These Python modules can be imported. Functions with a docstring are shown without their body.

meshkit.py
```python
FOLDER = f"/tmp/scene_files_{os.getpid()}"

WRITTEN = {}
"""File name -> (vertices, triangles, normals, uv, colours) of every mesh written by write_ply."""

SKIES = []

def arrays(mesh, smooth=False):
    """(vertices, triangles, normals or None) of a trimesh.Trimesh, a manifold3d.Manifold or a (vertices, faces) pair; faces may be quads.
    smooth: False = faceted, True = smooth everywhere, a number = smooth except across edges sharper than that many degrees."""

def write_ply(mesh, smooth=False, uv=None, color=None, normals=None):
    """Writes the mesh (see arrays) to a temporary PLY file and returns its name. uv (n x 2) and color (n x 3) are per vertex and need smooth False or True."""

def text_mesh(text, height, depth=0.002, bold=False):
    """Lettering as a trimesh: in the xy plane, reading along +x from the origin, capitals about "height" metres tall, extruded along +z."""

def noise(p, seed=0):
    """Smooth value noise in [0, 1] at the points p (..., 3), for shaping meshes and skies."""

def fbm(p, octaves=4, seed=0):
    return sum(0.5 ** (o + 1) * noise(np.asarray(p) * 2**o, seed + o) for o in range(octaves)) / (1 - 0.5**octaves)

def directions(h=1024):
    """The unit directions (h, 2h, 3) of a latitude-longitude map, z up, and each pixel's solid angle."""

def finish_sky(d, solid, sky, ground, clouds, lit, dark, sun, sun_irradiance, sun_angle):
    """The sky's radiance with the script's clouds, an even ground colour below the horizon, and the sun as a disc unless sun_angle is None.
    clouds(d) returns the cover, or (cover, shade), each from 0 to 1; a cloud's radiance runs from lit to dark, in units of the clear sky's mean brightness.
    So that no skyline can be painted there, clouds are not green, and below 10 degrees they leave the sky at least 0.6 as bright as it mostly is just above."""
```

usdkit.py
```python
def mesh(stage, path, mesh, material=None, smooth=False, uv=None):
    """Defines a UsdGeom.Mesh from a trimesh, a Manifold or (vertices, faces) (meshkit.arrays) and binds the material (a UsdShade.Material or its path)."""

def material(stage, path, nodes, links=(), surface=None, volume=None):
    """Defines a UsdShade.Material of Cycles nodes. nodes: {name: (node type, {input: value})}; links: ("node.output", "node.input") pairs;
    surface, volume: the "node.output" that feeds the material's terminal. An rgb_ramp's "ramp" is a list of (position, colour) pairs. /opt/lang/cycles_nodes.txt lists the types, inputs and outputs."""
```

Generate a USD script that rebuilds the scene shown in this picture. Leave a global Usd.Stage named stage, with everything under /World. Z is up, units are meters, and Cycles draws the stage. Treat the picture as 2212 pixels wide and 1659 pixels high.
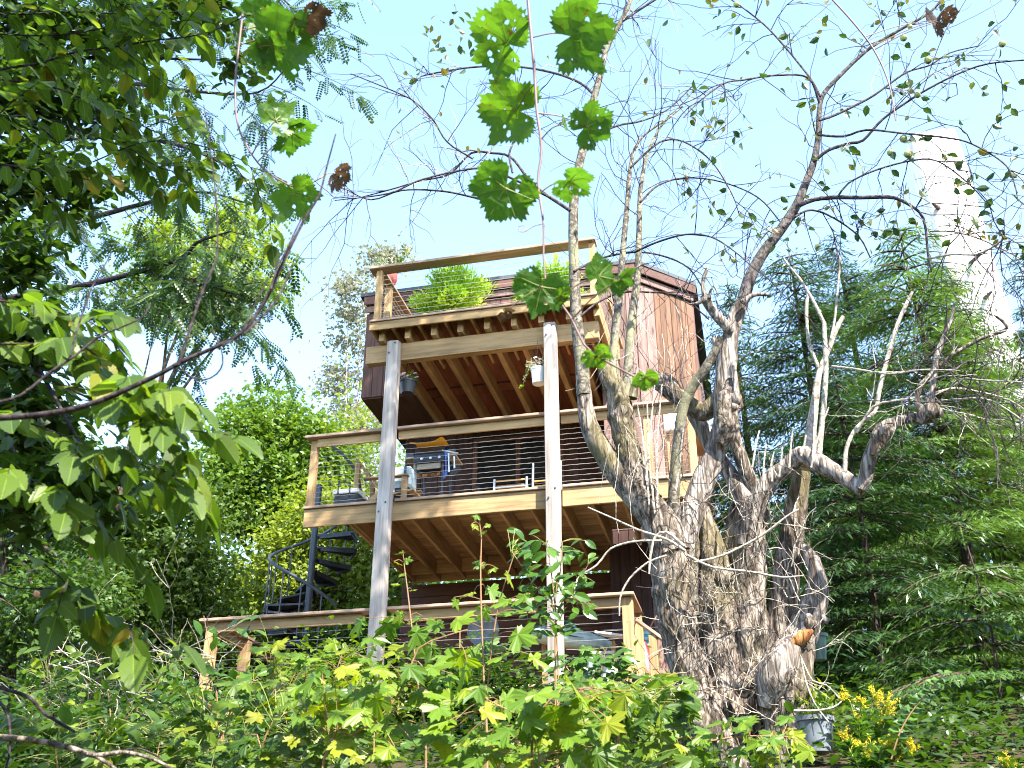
import math, numpy as np, usdkit, meshkit
from pxr import Usd, UsdGeom, UsdLux, UsdShade, Gf, Sdf, Vt
from scipy.spatial import ConvexHull, Delaunay

stage = Usd.Stage.CreateInMemory()
UsdGeom.SetStageUpAxis(stage, 'Z')
UsdGeom.Xform.Define(stage, '/World')
UsdGeom.Scope.Define(stage, '/World/Looks')

# ---------------------------------------------------------------- camera, sky, sun, exposure
FOCAL_PX, YAW, PITCH, ROLL = 2288.15, math.radians(-13.18), math.radians(27.49), math.radians(0.13)
EXPOSURE = 2.42
SUN = np.array([0.47, -0.47, 0.75]); SUN = SUN / np.linalg.norm(SUN)
cyw, syw = math.cos(YAW), math.sin(YAW)
FWD = np.array([syw * math.cos(PITCH), cyw * math.cos(PITCH), math.sin(PITCH)])
_r = np.array([cyw, -syw, 0.0]); _u = np.cross(_r, FWD)
RIGHT = math.cos(ROLL) * _r + math.sin(ROLL) * _u
UP = -math.sin(ROLL) * _r + math.cos(ROLL) * _u
RC = np.array([RIGHT, UP, FWD])
cam = UsdGeom.Camera.Define(stage, '/World/camera')
m = Gf.Matrix4d(1.0)
for i, a in enumerate((RIGHT, UP, -FWD)):
    m.SetRow(i, Gf.Vec4d(*map(float, a), 0.0))
cam.AddTransformOp().Set(m)
cam.CreateHorizontalApertureAttr(36.0)
cam.CreateVerticalApertureAttr(27.0)
cam.CreateFocalLengthAttr(36.0 * FOCAL_PX / 2212.0)
cam.CreateFStopAttr(8.0); cam.CreateFocusDistanceAttr(9.0)
cam.CreateClippingRangeAttr(Gf.Vec2f(0.05, 5000.0))
cam.CreateExposureAttr(EXPOSURE)

SUN_EL, SUN_ROT = math.asin(SUN[2]), math.atan2(SUN[0], SUN[1])
skymat = usdkit.material(stage, '/World/Looks/sky_air', {
    's': ('sky_texture', dict(sky_type='single_scattering', sun_disc=False, sun_elevation=SUN_EL, sun_rotation=SUN_ROT,
                              altitude=300.0, air_density=1.0, aerosol_density=0.5, ozone_density=1.0)),
    'b': ('background_shader', dict(strength=0.15))}, [('s.color', 'b.color')], surface='b.background')
dome = UsdLux.DomeLight.Define(stage, '/World/sky')
UsdShade.MaterialBindingAPI.Apply(dome.GetPrim()).Bind(skymat)
dome.GetPrim().SetCustomDataByKey('kind', 'structure')
sun = UsdLux.DistantLight.Define(stage, '/World/sun')
sun.CreateIntensityAttr(1.05); sun.CreateAngleAttr(0.53); sun.CreateNormalizeAttr(True)
sun.CreateColorAttr(Gf.Vec3f(1.0, 0.95, 0.86))
_z = SUN; _x = np.cross([0, 0, 1], _z); _x /= np.linalg.norm(_x); _y = np.cross(_z, _x)
sm = Gf.Matrix4d(1.0)
for i, a in enumerate((_x, _y, _z)):
    sm.SetRow(i, Gf.Vec4d(*map(float, a), 0.0))
sun.AddTransformOp().Set(sm)

# ---------------------------------------------------------------- measuring: a sight line of the photograph and the depth at which a thing stands
def ray(px, py):
    return RC.T @ np.array([(px - 1106) / FOCAL_PX, -(py - 829.5) / FOCAL_PX, 1.0])
def PY(px, py, y):
    d = ray(px, py); return d * (y / d[1])
def PZ(px, py, z):
    d = ray(px, py); return d * (z / d[2])
def PD(px, py, dist):
    d = ray(px, py); return d / np.linalg.norm(d) * dist
def msize(p):
    """metres that one pixel of the photograph spans at the point"""
    return float(RC[2] @ np.asarray(p)) / FOCAL_PX

# ---------------------------------------------------------------- materials
def mat(name, nodes, links, surface):
    return usdkit.material(stage, '/World/Looks/' + name, nodes, links, surface=surface)

def wood(name, axis, dark, light, grain=1.0, rough=0.75, knots=0.35):
    sc = {'x': (1.3, 26, 26), 'y': (26, 1.3, 26), 'z': (26, 26, 1.3)}[axis]
    ks = {'x': (1.6, 5, 5), 'y': (5, 1.6, 5), 'z': (5, 5, 1.6)}[axis]
    sc = tuple(s * grain for s in sc)
    d, l = np.array(dark), np.array(light)
    return mat(name, {
        'g': ('geometry', {}), 'o': ('object_info', {}),
        'ov': ('vector_math', dict(math_type='scale')),
        'oc': ('combine_xyz', dict(x=3.7, y=9.1, z=5.3)),
        'add': ('vector_math', dict(math_type='add')),
        'm1': ('mapping', dict(scale=sc)), 'm2': ('mapping', dict(scale=ks)),
        'n1': ('noise_texture', dict(scale=1.0, detail=4.0, roughness=0.6)),
        'n2': ('noise_texture', dict(scale=1.0, detail=3.0, roughness=0.55)),
        'v': ('voronoi_texture', dict(scale=0.95)),
        'kn': ('map_range', dict(from_min=0.05, from_max=0.17, to_min=knots, to_max=0.0, clamp=True)),
        'r': ('rgb_ramp', dict(ramp=[(0.25, d * 0.7), (0.5, (d + l) / 2), (0.75, l)])),
        'r2': ('rgb_ramp', dict(ramp=[(0.3, (0.68, 0.66, 0.64)), (0.7, (1.08, 1.06, 1.05))])),
        'mu': ('mix_color', dict(blend_type='multiply', fac=1.0)),
        'ro': ('map_range', dict(from_min=0.0, from_max=1.0, to_min=0.78, to_max=1.12)),
        'mu2': ('vector_math', dict(math_type='scale')),
        'mk': ('mix_color', dict(blend_type='mix', b=tuple(d * 0.25))),
        'bu': ('bump', dict(strength=0.35, distance=0.004)),
        'p': ('principled_bsdf', dict(roughness=rough, specular_ior_level=0.3))},
        [('oc.vector', 'ov.vector1'), ('o.random', 'ov.scale'), ('g.position', 'add.vector1'), ('ov.vector', 'add.vector2'),
         ('add.vector', 'm1.vector'), ('add.vector', 'm2.vector'), ('m1.vector', 'n1.vector'), ('m2.vector', 'n2.vector'), ('m2.vector', 'v.vector'),
         ('v.distance', 'kn.value'), ('n1.fac', 'r.fac'), ('n2.fac', 'r2.fac'), ('r.color', 'mu.a'), ('r2.color', 'mu.b'),
         ('o.random', 'ro.value'), ('mu.result', 'mu2.vector1'), ('ro.result', 'mu2.scale'), ('mu2.vector', 'mk.a'), ('kn.result', 'mk.fac'),
         ('mk.result', 'p.base_color'), ('n1.fac', 'bu.height'), ('bu.normal', 'p.normal')], 'p.BSDF')

def plain(name, col, rough=0.5, metal=0.0, noise=0.25, scale=9.0, spec=0.5):
    c = np.array(col)
    return mat(name, {
        'g': ('geometry', {}), 'n': ('noise_texture', dict(scale=scale, detail=4.0, roughness=0.6)),
        'r': ('rgb_ramp', dict(ramp=[(0.3, c * (1 - noise)), (0.7, np.minimum(c * (1 + noise), 0.9))])),
        'rr': ('map_range', dict(from_min=0.3, from_max=0.7, to_min=max(0.05, rough - 0.12), to_max=min(1, rough + 0.12))),
        'p': ('principled_bsdf', dict(metallic=metal, specular_ior_level=spec))},
        [('g.position', 'n.vector'), ('n.fac', 'r.fac'), ('n.fac', 'rr.value'), ('r.color', 'p.base_color'), ('rr.result', 'p.roughness')], 'p.BSDF')

def bark(name, dark, light, scale=14.0, moss=None, bump=0.9, stretch=0.28, pale=None):
    d, l = np.array(dark), np.array(light)
    nodes = {
        'g': ('geometry', {}), 'm': ('mapping', dict(scale=(1, 1, stretch))),
        'n': ('noise_texture', dict(scale=scale, detail=6.0, roughness=0.68, distortion=0.6)),
        'v': ('voronoi_texture', dict(feature='distance_to_edge', scale=scale * 0.8, randomness=1.0)),
        'big': ('noise_texture', dict(scale=2.2, detail=3.0)),
        'r': ('rgb_ramp', dict(ramp=[(0.3, d * 0.45), (0.45, d), (0.6, l), (0.8, l * 1.18)])),
        'cr': ('map_range', dict(from_min=0.0, from_max=0.12, to_min=0.55, to_max=1.0, clamp=True)),
        'mu': ('vector_math', dict(math_type='scale')),
        'mm': ('map_range', dict(from_min=0.52, from_max=0.66, to_min=0.0, to_max=0.75 if (moss or pale) else 0.0, clamp=True)),
        'mx': ('mix_color', dict(blend_type='mix', b=tuple(moss or pale or d))),
        'h': ('math', dict(math_type='multiply')),
        'bu': ('bump', dict(strength=bump, distance=0.02)),
        'p': ('principled_bsdf', dict(roughness=0.9, specular_ior_level=0.15))}
    return mat(name, nodes, [('g.position', 'm.vector'), ('m.vector', 'n.vector'), ('m.vector', 'v.vector'), ('g.position', 'big.vector'),
        ('n.fac', 'r.fac'), ('v.distance', 'cr.value'), ('r.color', 'mu.vector1'), ('cr.result', 'mu.scale'), ('big.fac', 'mm.value'),
        ('mu.vector', 'mx.a'), ('mm.result', 'mx.fac'), ('n.fac', 'h.value1'), ('cr.result', 'h.value2'), ('h.value', 'bu.height'),
        ('mx.result', 'p.base_color'), ('bu.normal', 'p.normal')], 'p.BSDF')

def leafmat(name, stops, trans=0.45, tint=(1.5, 1.55, 0.7), veins=0.0, spots=0.0, rough=0.42, spec=0.35):
    """stops: colours over the random value of each leaf; tint: what the light that passes through gains"""
    nodes = {
        'g': ('geometry', {}), 'o': ('object_info', {}),
        'ad': ('math', dict(math_type='add')), 'fr': ('math', dict(math_type='fraction')),
        'r': ('rgb_ramp', dict(ramp=stops)),
        'tt': ('combine_xyz', dict(x=tint[0], y=tint[1], z=tint[2])),
        'mt': ('vector_math', dict(math_type='multiply')),
        'p': ('principled_bsdf', dict(roughness=rough, specular_ior_level=spec)),
        't': ('translucent_bsdf', {}), 'mx': ('mix_closure', dict(fac=trans))}
    links = [('g.random_per_island', 'ad.value1'), ('o.random', 'ad.value2'), ('ad.value', 'fr.value1'), ('fr.value', 'r.fac')]
    col = 'r.color'
    if veins:
        nodes.update({
            'uv': ('texture_coordinate', {}), 'sx': ('separate_xyz', {}),
            'u': ('math', dict(math_type='subtract', value2=0.5)), 'au': ('math', dict(math_type='absolute')),
            'vv': ('math', dict(math_type='multiply_add', value2=-1.1)), 'vs': ('math', dict(math_type='multiply', value2=11.0)),
            'pp': ('math', dict(math_type='pingpong', value2=0.5)),
            've': ('map_range', dict(from_min=0.0, from_max=0.12, to_min=1.0, to_max=0.0, clamp=True)),
            'mi': ('map_range', dict(from_min=0.008, from_max=0.03, to_min=1.0, to_max=0.0, clamp=True)),
            'mxm': ('math', dict(math_type='maximum')), 'mv': ('math', dict(math_type='multiply', value2=veins)),
            'mc': ('mix_color', dict(blend_type='mix', b=tuple(np.minimum(np.array(stops[len(stops) // 2][1]) * 2.3 + 0.02, 0.7)))),
            'bu': ('bump', dict(strength=0.5, distance=0.004, invert=True))})
        links += [('uv.UV', 'sx.vector'), ('sx.x', 'u.value1'), ('u.value', 'au.value1'), ('au.value', 'vv.value1'), ('sx.y', 'vv.value3'),
                  ('vv.value', 'vs.value1'), ('vs.value', 'pp.value1'), ('pp.value', 've.value'), ('au.value', 'mi.value'),
                  ('ve.result', 'mxm.value1'), ('mi.result', 'mxm.value2'), ('mxm.value', 'mv.value1'), (col, 'mc.a'), ('mv.value', 'mc.fac'),
                  ('ve.result', 'bu.height'), ('bu.normal', 'p.normal')]
        col = 'mc.result'
    if spots:
        nodes.update({
            'sv': ('noise_texture', dict(scale=55.0, detail=3.0, roughness=0.6)),
            'sm': ('map_range', dict(from_min=0.62, from_max=0.7, to_min=0.0, to_max=spots, clamp=True)),
            'sc': ('mix_color', dict(blend_type='mix', b=(0.09, 0.035, 0.012)))})
        links += [('g.position', 'sv.vector'), ('sv.fac', 'sm.value'), (col, 'sc.a'), ('sm.result', 'sc.fac')]
        col = 'sc.result'
    links += [(col, 'p.base_color'), (col, 'mt.vector1'), ('tt.vector', 'mt.vector2'), ('mt.vector', 't.color'), ('p.BSDF', 'mx.closure1'), ('t.BSDF', 'mx.closure2')]
    return mat(name, nodes, links, 'mx.closure')

M = {}
for ax in 'xyz':
    M['cedar_' + ax] = wood('cedar_' + ax, ax, (0.36, 0.21, 0.09), (0.58, 0.39, 0.19))
    M['joist_' + ax] = wood('joist_' + ax, ax, (0.36, 0.225, 0.105), (0.54, 0.36, 0.18))
    M['brown_' + ax] = wood('brown_' + ax, ax, (0.095, 0.045, 0.034), (0.15, 0.078, 0.06), knots=0.15)
M['cap_x'] = wood('weathered_cap_x', 'x', (0.34, 0.22, 0.15), (0.52, 0.38, 0.28))
M['cap_y'] = wood('weathered_cap_y', 'y', (0.34, 0.20, 0.12), (0.50, 0.32, 0.20))
M['post'] = wood('grey_post_z', 'z', (0.35, 0.30, 0.26), (0.56, 0.50, 0.45), grain=0.7, knots=0.8)
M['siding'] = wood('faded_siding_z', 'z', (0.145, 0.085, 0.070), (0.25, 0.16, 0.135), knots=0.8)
M['siding_brown'] = wood('brown_siding_z', 'z', (0.085, 0.040, 0.024), (0.25, 0.135, 0.075), grain=1.4, knots=0.2)
M['ply'] = wood('red_plywood_y', 'y', (0.17, 0.058, 0.03), (0.25, 0.095, 0.05), grain=0.5, knots=0.05)
M['plank_x'] = wood('deck_plank_x', 'x', (0.34, 0.22, 0.11), (0.50, 0.34, 0.18))
M['porch'] = wood('shaded_brown_z', 'z', (0.05, 0.024, 0.02), (0.085, 0.042, 0.034), knots=0.1)  # darker copy of the house brown, with porch shade in its colour
M['black_metal'] = plain('black_metal', (0.018, 0.02, 0.026), 0.4)
M['grey_metal'] = plain('grey_painted_steel', (0.05, 0.058, 0.072), 0.42)
M['cable'] = plain('steel_cable', (0.55, 0.54, 0.52), 0.35, metal=0.7)
M['alu'] = plain('aluminium', (0.62, 0.64, 0.66), 0.35, metal=0.8)
M['roofing'] = plain('dark_roofing', (0.05, 0.055, 0.065), 0.7)
M['black_plastic'] = plain('black_plastic', (0.022, 0.024, 0.028), 0.45)
M['white_plastic'] = plain('white_plastic', (0.74, 0.73, 0.70), 0.45, noise=0.08)
M['grey_plastic'] = plain('grey_plastic_pot', (0.16, 0.18, 0.20), 0.5, noise=0.3)
M['green_plastic'] = plain('green_plastic_pot', (0.13, 0.21, 0.17), 0.5, noise=0.35)
M['blue_plastic'] = plain('pale_blue_plastic', (0.36, 0.46, 0.50), 0.5)
M['teal'] = plain('teal_cloth', (0.05, 0.33, 0.34), 0.6)
M['kayak'] = plain('grey_teal_hull', (0.32, 0.42, 0.40), 0.4)
M['red'] = plain('red_hull', (0.32, 0.028, 0.035), 0.4)
M['red_pot'] = plain('red_pot', (0.36, 0.055, 0.04), 0.45)
M['blue_tool'] = plain('blue_enamel', (0.05, 0.12, 0.42), 0.4)
M['orange'] = leafmat('orange_cloth', [(0, (0.90, 0.26, 0.008)), (1, (0.92, 0.32, 0.01))], trans=0.5, tint=(1.1, 1.1, 1.0))
M['seat_orange'] = plain('tan_canvas', (0.50, 0.27, 0.08), 0.8)
M['beige'] = plain('beige_panel', (0.42, 0.33, 0.22), 0.7)
M['glass'] = mat('dark_window_glass', {'p': ('principled_bsdf', dict(base_color=(0.015, 0.018, 0.02), roughness=0.06, specular_ior_level=0.7))}, [], 'p.BSDF')
M['soil'] = mat('forest_soil', {
    'g': ('geometry', {}), 'n': ('noise_texture', dict(scale=3.0, detail=6.0, roughness=0.7)),
    'r': ('rgb_ramp', dict(ramp=[(0.35, (0.018, 0.014, 0.008)), (0.55, (0.05, 0.04, 0.02)), (0.7, (0.045, 0.06, 0.018))])),
    'b': ('bump', dict(strength=0.8, distance=0.05)), 'p': ('principled_bsdf', dict(roughness=0.95, specular_ior_level=0.1))},
    [('g.position', 'n.vector'), ('n.fac', 'r.fac'), ('r.color', 'p.base_color'), ('n.fac', 'b.height'), ('b.normal', 'p.normal')], 'p.BSDF')
M['apple_bark'] = bark('apple_bark', (0.085, 0.064, 0.048), (0.36, 0.30, 0.245), scale=28, moss=(0.12, 0.10, 0.045), bump=1.0, stretch=0.2)
M['dark_limb'] = bark('backlit_dark_bark', (0.055, 0.047, 0.045), (0.15, 0.128, 0.115), scale=30, bump=0.35, stretch=0.6)  # upper limbs' bark darkened in colour for a backlit look
M['bare_wood'] = bark('bare_weathered_wood', (0.13, 0.102, 0.082), (0.43, 0.375, 0.325), scale=30, bump=0.8, stretch=0.10)
M['rot'] = bark('rotten_red_wood', (0.16, 0.055, 0.02), (0.42, 0.20, 0.07), scale=24, bump=0.8, stretch=0.3)
M['stem_bark'] = bark('smooth_grey_bark', (0.10, 0.085, 0.065), (0.25, 0.22, 0.17), scale=26, moss=(0.22, 0.21, 0.12), bump=0.35, stretch=0.8)
M['twig'] = bark('apple_twig_bark', (0.045, 0.035, 0.038), (0.10, 0.08, 0.08), scale=30, bump=0.2, stretch=1.0)  # twig colour kept dark to carry the same backlit look
M['pale_twig'] = bark('pale_twig_bark', (0.34, 0.29, 0.23), (0.52, 0.46, 0.38), scale=30, bump=0.2, stretch=1.0)
M['dark_twig'] = bark('dark_branch_bark', (0.026, 0.02, 0.022), (0.065, 0.05, 0.05), scale=40, bump=0.3, stretch=1.0)
M['brown_bark'] = bark('brown_bark', (0.05, 0.035, 0.025), (0.13, 0.10, 0.075), scale=16, bump=0.9)
M['pale_trunk'] = wood('barkless_pale_wood', 'z', (0.66, 0.64, 0.61), (0.80, 0.78, 0.75), grain=0.16, knots=0.4)
M['vine_stem'] = plain('purple_brown_vine', (0.13, 0.075, 0.065), 0.6)
M['birch'] = bark('birch_bark', (0.30, 0.26, 0.22), (0.62, 0.58, 0.52), scale=9, bump=0.3, stretch=2.0)
M['green_stem'] = plain('green_stem', (0.19, 0.20, 0.05), 0.6)
M['red_stem'] = plain('reddish_stem', (0.22, 0.12, 0.05), 0.6)
G = lambda r, g, b: (r, g, b)
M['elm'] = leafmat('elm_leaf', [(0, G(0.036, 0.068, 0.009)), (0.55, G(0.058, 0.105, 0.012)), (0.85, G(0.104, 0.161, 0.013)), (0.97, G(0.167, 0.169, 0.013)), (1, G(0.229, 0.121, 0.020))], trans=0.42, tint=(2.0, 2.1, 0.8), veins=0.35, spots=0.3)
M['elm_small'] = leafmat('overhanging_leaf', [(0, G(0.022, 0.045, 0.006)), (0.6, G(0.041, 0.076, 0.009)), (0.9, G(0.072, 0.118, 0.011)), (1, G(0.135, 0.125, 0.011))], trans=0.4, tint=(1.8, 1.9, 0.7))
M['locust'] = leafmat('locust_leaflet', [(0, G(0.025, 0.055, 0.014)), (0.7, G(0.042, 0.085, 0.017)), (1, G(0.067, 0.110, 0.021))], trans=0.38, tint=(1.7, 1.8, 0.7))
M['grape'] = leafmat('grape_leaf', [(0, G(0.042, 0.105, 0.018)), (0.5, G(0.060, 0.140, 0.018)), (1, G(0.085, 0.175, 0.018))], trans=0.52, tint=(1.7, 1.75, 0.6), spots=0.85)
M['dry'] = leafmat('dry_leaf', [(0, G(0.045, 0.028, 0.018)), (1, G(0.12, 0.075, 0.045))], trans=0.25, tint=(1.3, 1.1, 0.8))
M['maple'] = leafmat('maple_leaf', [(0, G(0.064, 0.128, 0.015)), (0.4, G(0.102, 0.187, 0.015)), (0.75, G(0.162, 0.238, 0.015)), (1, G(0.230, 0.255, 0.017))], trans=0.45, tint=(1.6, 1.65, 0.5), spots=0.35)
M['maple_dark'] = leafmat('shaded_maple_leaf', [(0, G(0.041, 0.090, 0.014)), (0.5, G(0.070, 0.125, 0.016)), (0.9, G(0.116, 0.179, 0.014)), (1, G(0.197, 0.197, 0.014))], trans=0.42, tint=(1.7, 1.8, 0.6))  # maple colours deepened, so the shade sits in the leaf colour
M['glossy'] = leafmat('glossy_leaf', [(0, G(0.038, 0.093, 0.013)), (0.6, G(0.055, 0.125, 0.013)), (1, G(0.087, 0.160, 0.017))], trans=0.35, tint=(1.7, 1.8, 0.6), rough=0.3, spec=0.5)
M['apple_leaf'] = leafmat('apple_leaf', [(0, G(0.022, 0.042, 0.014)), (0.6, G(0.034, 0.066, 0.016)), (0.9, G(0.07, 0.10, 0.02)), (1, G(0.16, 0.11, 0.03))], trans=0.32, tint=(1.4, 1.6, 0.7))
M['apple'] = plain('green_apple', (0.22, 0.25, 0.07), 0.35, noise=0.25, scale=25)
M['wood_a'] = leafmat('maple_tree_leaf', [(0, G(0.053, 0.101, 0.015)), (0.6, G(0.090, 0.156, 0.018)), (0.9, G(0.156, 0.211, 0.025)), (1, G(0.286, 0.201, 0.033))], trans=0.35, tint=(1.8, 1.8, 0.6))
M['wood_b'] = leafmat('mixed_tree_leaf', [(0, G(0.062, 0.106, 0.016)), (0.6, G(0.119, 0.184, 0.024)), (0.9, G(0.200, 0.242, 0.031)), (1, G(0.325, 0.242, 0.038))], trans=0.38, tint=(1.7, 1.7, 0.6))
M['wood_autumn'] = leafmat('turning_tree_leaf', [(0, G(0.10, 0.13, 0.06)), (0.4, G(0.20, 0.19, 0.12)), (0.7, G(0.34, 0.25, 0.19)), (1, G(0.42, 0.30, 0.24))], trans=0.38, tint=(1.3, 1.3, 1.0))
M['wood_pale'] = leafmat('light_green_leaf', [(0, G(0.079, 0.136, 0.014)), (0.6, G(0.132, 0.208, 0.018)), (1, G(0.211, 0.256, 0.022))], trans=0.42, tint=(1.6, 1.6, 0.5))
M['hemlock'] = leafmat('hemlock_needles', [(0, G(0.018, 0.046, 0.014)), (0.5, G(0.038, 0.085, 0.020)), (0.85, G(0.072, 0.138, 0.028)), (1, G(0.12, 0.19, 0.035))], trans=0.24, tint=(1.6, 1.6, 0.6), rough=0.38, spec=0.45)
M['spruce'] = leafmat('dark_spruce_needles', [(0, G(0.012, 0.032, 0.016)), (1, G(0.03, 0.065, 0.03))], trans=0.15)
M['fern'] = leafmat('feathery_leaf', [(0, G(0.16, 0.31, 0.015)), (0.6, G(0.28, 0.46, 0.02)), (1, G(0.46, 0.58, 0.03))], trans=0.45, tint=(1.35, 1.3, 0.6))
M['shrub'] = leafmat('undergrowth_leaf', [(0, G(0.025, 0.055, 0.009)), (0.55, G(0.055, 0.102, 0.013)), (0.85, G(0.102, 0.149, 0.013)), (1, G(0.193, 0.180, 0.019))], trans=0.38, tint=(1.7, 1.8, 0.6))
M['gold'] = leafmat('goldenrod_flower', [(0, G(0.46, 0.36, 0.012)), (1, G(0.66, 0.56, 0.03))], trans=0.3, tint=(1, 1, 1))
M['pink'] = leafmat('pink_petal', [(0, G(0.62, 0.40, 0.44)), (1, G(0.78, 0.66, 0.70))], trans=0.3, tint=(1, 1, 1))
M['white_flower'] = leafmat('pale_leaf', [(0, G(0.30, 0.36, 0.16)), (0.5, G(0.55, 0.50, 0.36)), (1, G(0.72, 0.66, 0.60))], trans=0.4, tint=(1.1, 1.1, 0.9))
M['dark_leaf'] = leafmat('low_dark_leaf', [(0, G(0.02, 0.05, 0.012)), (1, G(0.05, 0.10, 0.02))], trans=0.3)

M['wild_apple'] = plain('pink_apple', (0.50, 0.24, 0.13), 0.45, noise=0.3, scale=40)

# ---------------------------------------------------------------- prims
_used = {}
def numbered(parent, name):
    k = (parent, name); n = _used.get(k, 0); _used[k] = n + 1
    return f'{parent}/{name}' if n == 0 else f'{parent}/{name}_{n:03d}'
def tag(prim, label=None, cat=None, group=None, kind=None):
    for k, v in (('label', label), ('category', cat), ('group', group), ('kind', kind)):
        if v: prim.SetCustomDataByKey(k, v)
class Thing:
    def __init__(self, name, label=None, cat=None, group=None, kind=None, loc=None):
        self.path = numbered('/World', name)
        x = UsdGeom.Xform.Define(stage, self.path)
        self.o = np.array(loc if loc is not None else (0, 0, 0), float)
        x.AddTranslateOp().Set(Gf.Vec3d(*map(float, self.o)))
        tag(x.GetPrim(), label, cat, group, kind)
    def part(self, name, mesh, material, smooth=False, uv=None, under=None, label=None, kind=None):
        p = numbered(under or self.path, name)
        put(p, mesh, material, smooth, uv, self.o)
        if label or kind: tag(stage.GetPrimAtPath(p), label=label, kind=kind)
        return p
def put(path, mesh, material, smooth=False, uv=None, o=None):
    v, f = np.asarray(mesh[0], float), np.asarray(mesh[1], np.int32)
    if uv is None and len(mesh) > 2: uv = mesh[2]
    if o is not None: v = v - o
    if smooth is not False:
        return usdkit.mesh(stage, path, (v, f), M[material], smooth)
    g = UsdGeom.Mesh.Define(stage, path)
    g.CreatePointsAttr(Vt.Vec3fArray.FromNumpy(np.ascontiguousarray(v, np.float32)))
    g.CreateFaceVertexCountsAttr(Vt.IntArray.FromNumpy(np.full(len(f), f.shape[1], np.int32)))
    g.CreateFaceVertexIndicesAttr(Vt.IntArray.FromNumpy(np.ascontiguousarray(f).ravel()))
    g.CreateSubdivisionSchemeAttr('none')
    if uv is not None:
        UsdGeom.PrimvarsAPI(g).CreatePrimvar('st', Sdf.ValueTypeNames.TexCoord2fArray, 'vertex').Set(Vt.Vec2fArray.FromNumpy(np.ascontiguousarray(uv, np.float32)))
    UsdShade.MaterialBindingAPI.Apply(g.GetPrim()).Bind(M[material])
    return g
def single(name, mesh, material, label, cat, group=None, kind=None, smooth=False):
    p = numbered('/World', name); put(p, mesh, material, smooth)
    tag(stage.GetPrimAtPath(p), label, cat, group, kind); return p

# ---------------------------------------------------------------- shapes
def join(*ms):
    ms = [x for x in ms if len(x[0])]
    n = np.cumsum([0] + [len(x[0]) for x in ms])
    return np.vstack([x[0] for x in ms]), np.vstack([np.asarray(x[1]) + k for x, k in zip(ms, n)])
_c = np.array([[x, y, z] for x in (-1, 1) for y in (-1, 1) for z in (-1, 1)], float)
def _chv(a, b, c, r):
    out = []
    for s in _c:
        for k in range(3):
            q = np.array([a, b, c]) - r; q[k] += r; out.append(s * q)
    return np.array(out)
_h = ConvexHull(_chv(1, 1, 1, 0.2)); _CF = _h.simplices.copy(); _v = _chv(1, 1, 1, 0.2)
for _i, _t in enumerate(_CF):
    if np.dot(np.cross(_v[_t[1]] - _v[_t[0]], _v[_t[2]] - _v[_t[0]]), _v[_t].mean(0)) < 0: _CF[_i] = _t[::-1]
def box(lo, hi, r=0.006):
    """a board or block with its edges broken"""
    lo, hi = np.minimum(lo, hi).astype(float), np.maximum(lo, hi).astype(float)
    s = (hi - lo) / 2; r = min(r, 0.45 * s.min())
    return _chv(*s, r) + (lo + hi) / 2, _CF.copy()
def bar(a, b, w, h, r=0.006, up=(0, 0, 1)):
    """a board from a to b, w wide and h high"""
    a, b = np.asarray(a, float), np.asarray(b, float)
    d = b - a; L = np.linalg.norm(d); d /= L
    s = np.cross(d, up); s /= np.linalg.norm(s); u = np.cross(s, d)
    v = _chv(w / 2, L / 2, h / 2, min(r, 0.45 * min(w, h) / 2))
    return v @ np.array([s, d, u]) + (a + b) / 2, _CF.copy()
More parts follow.
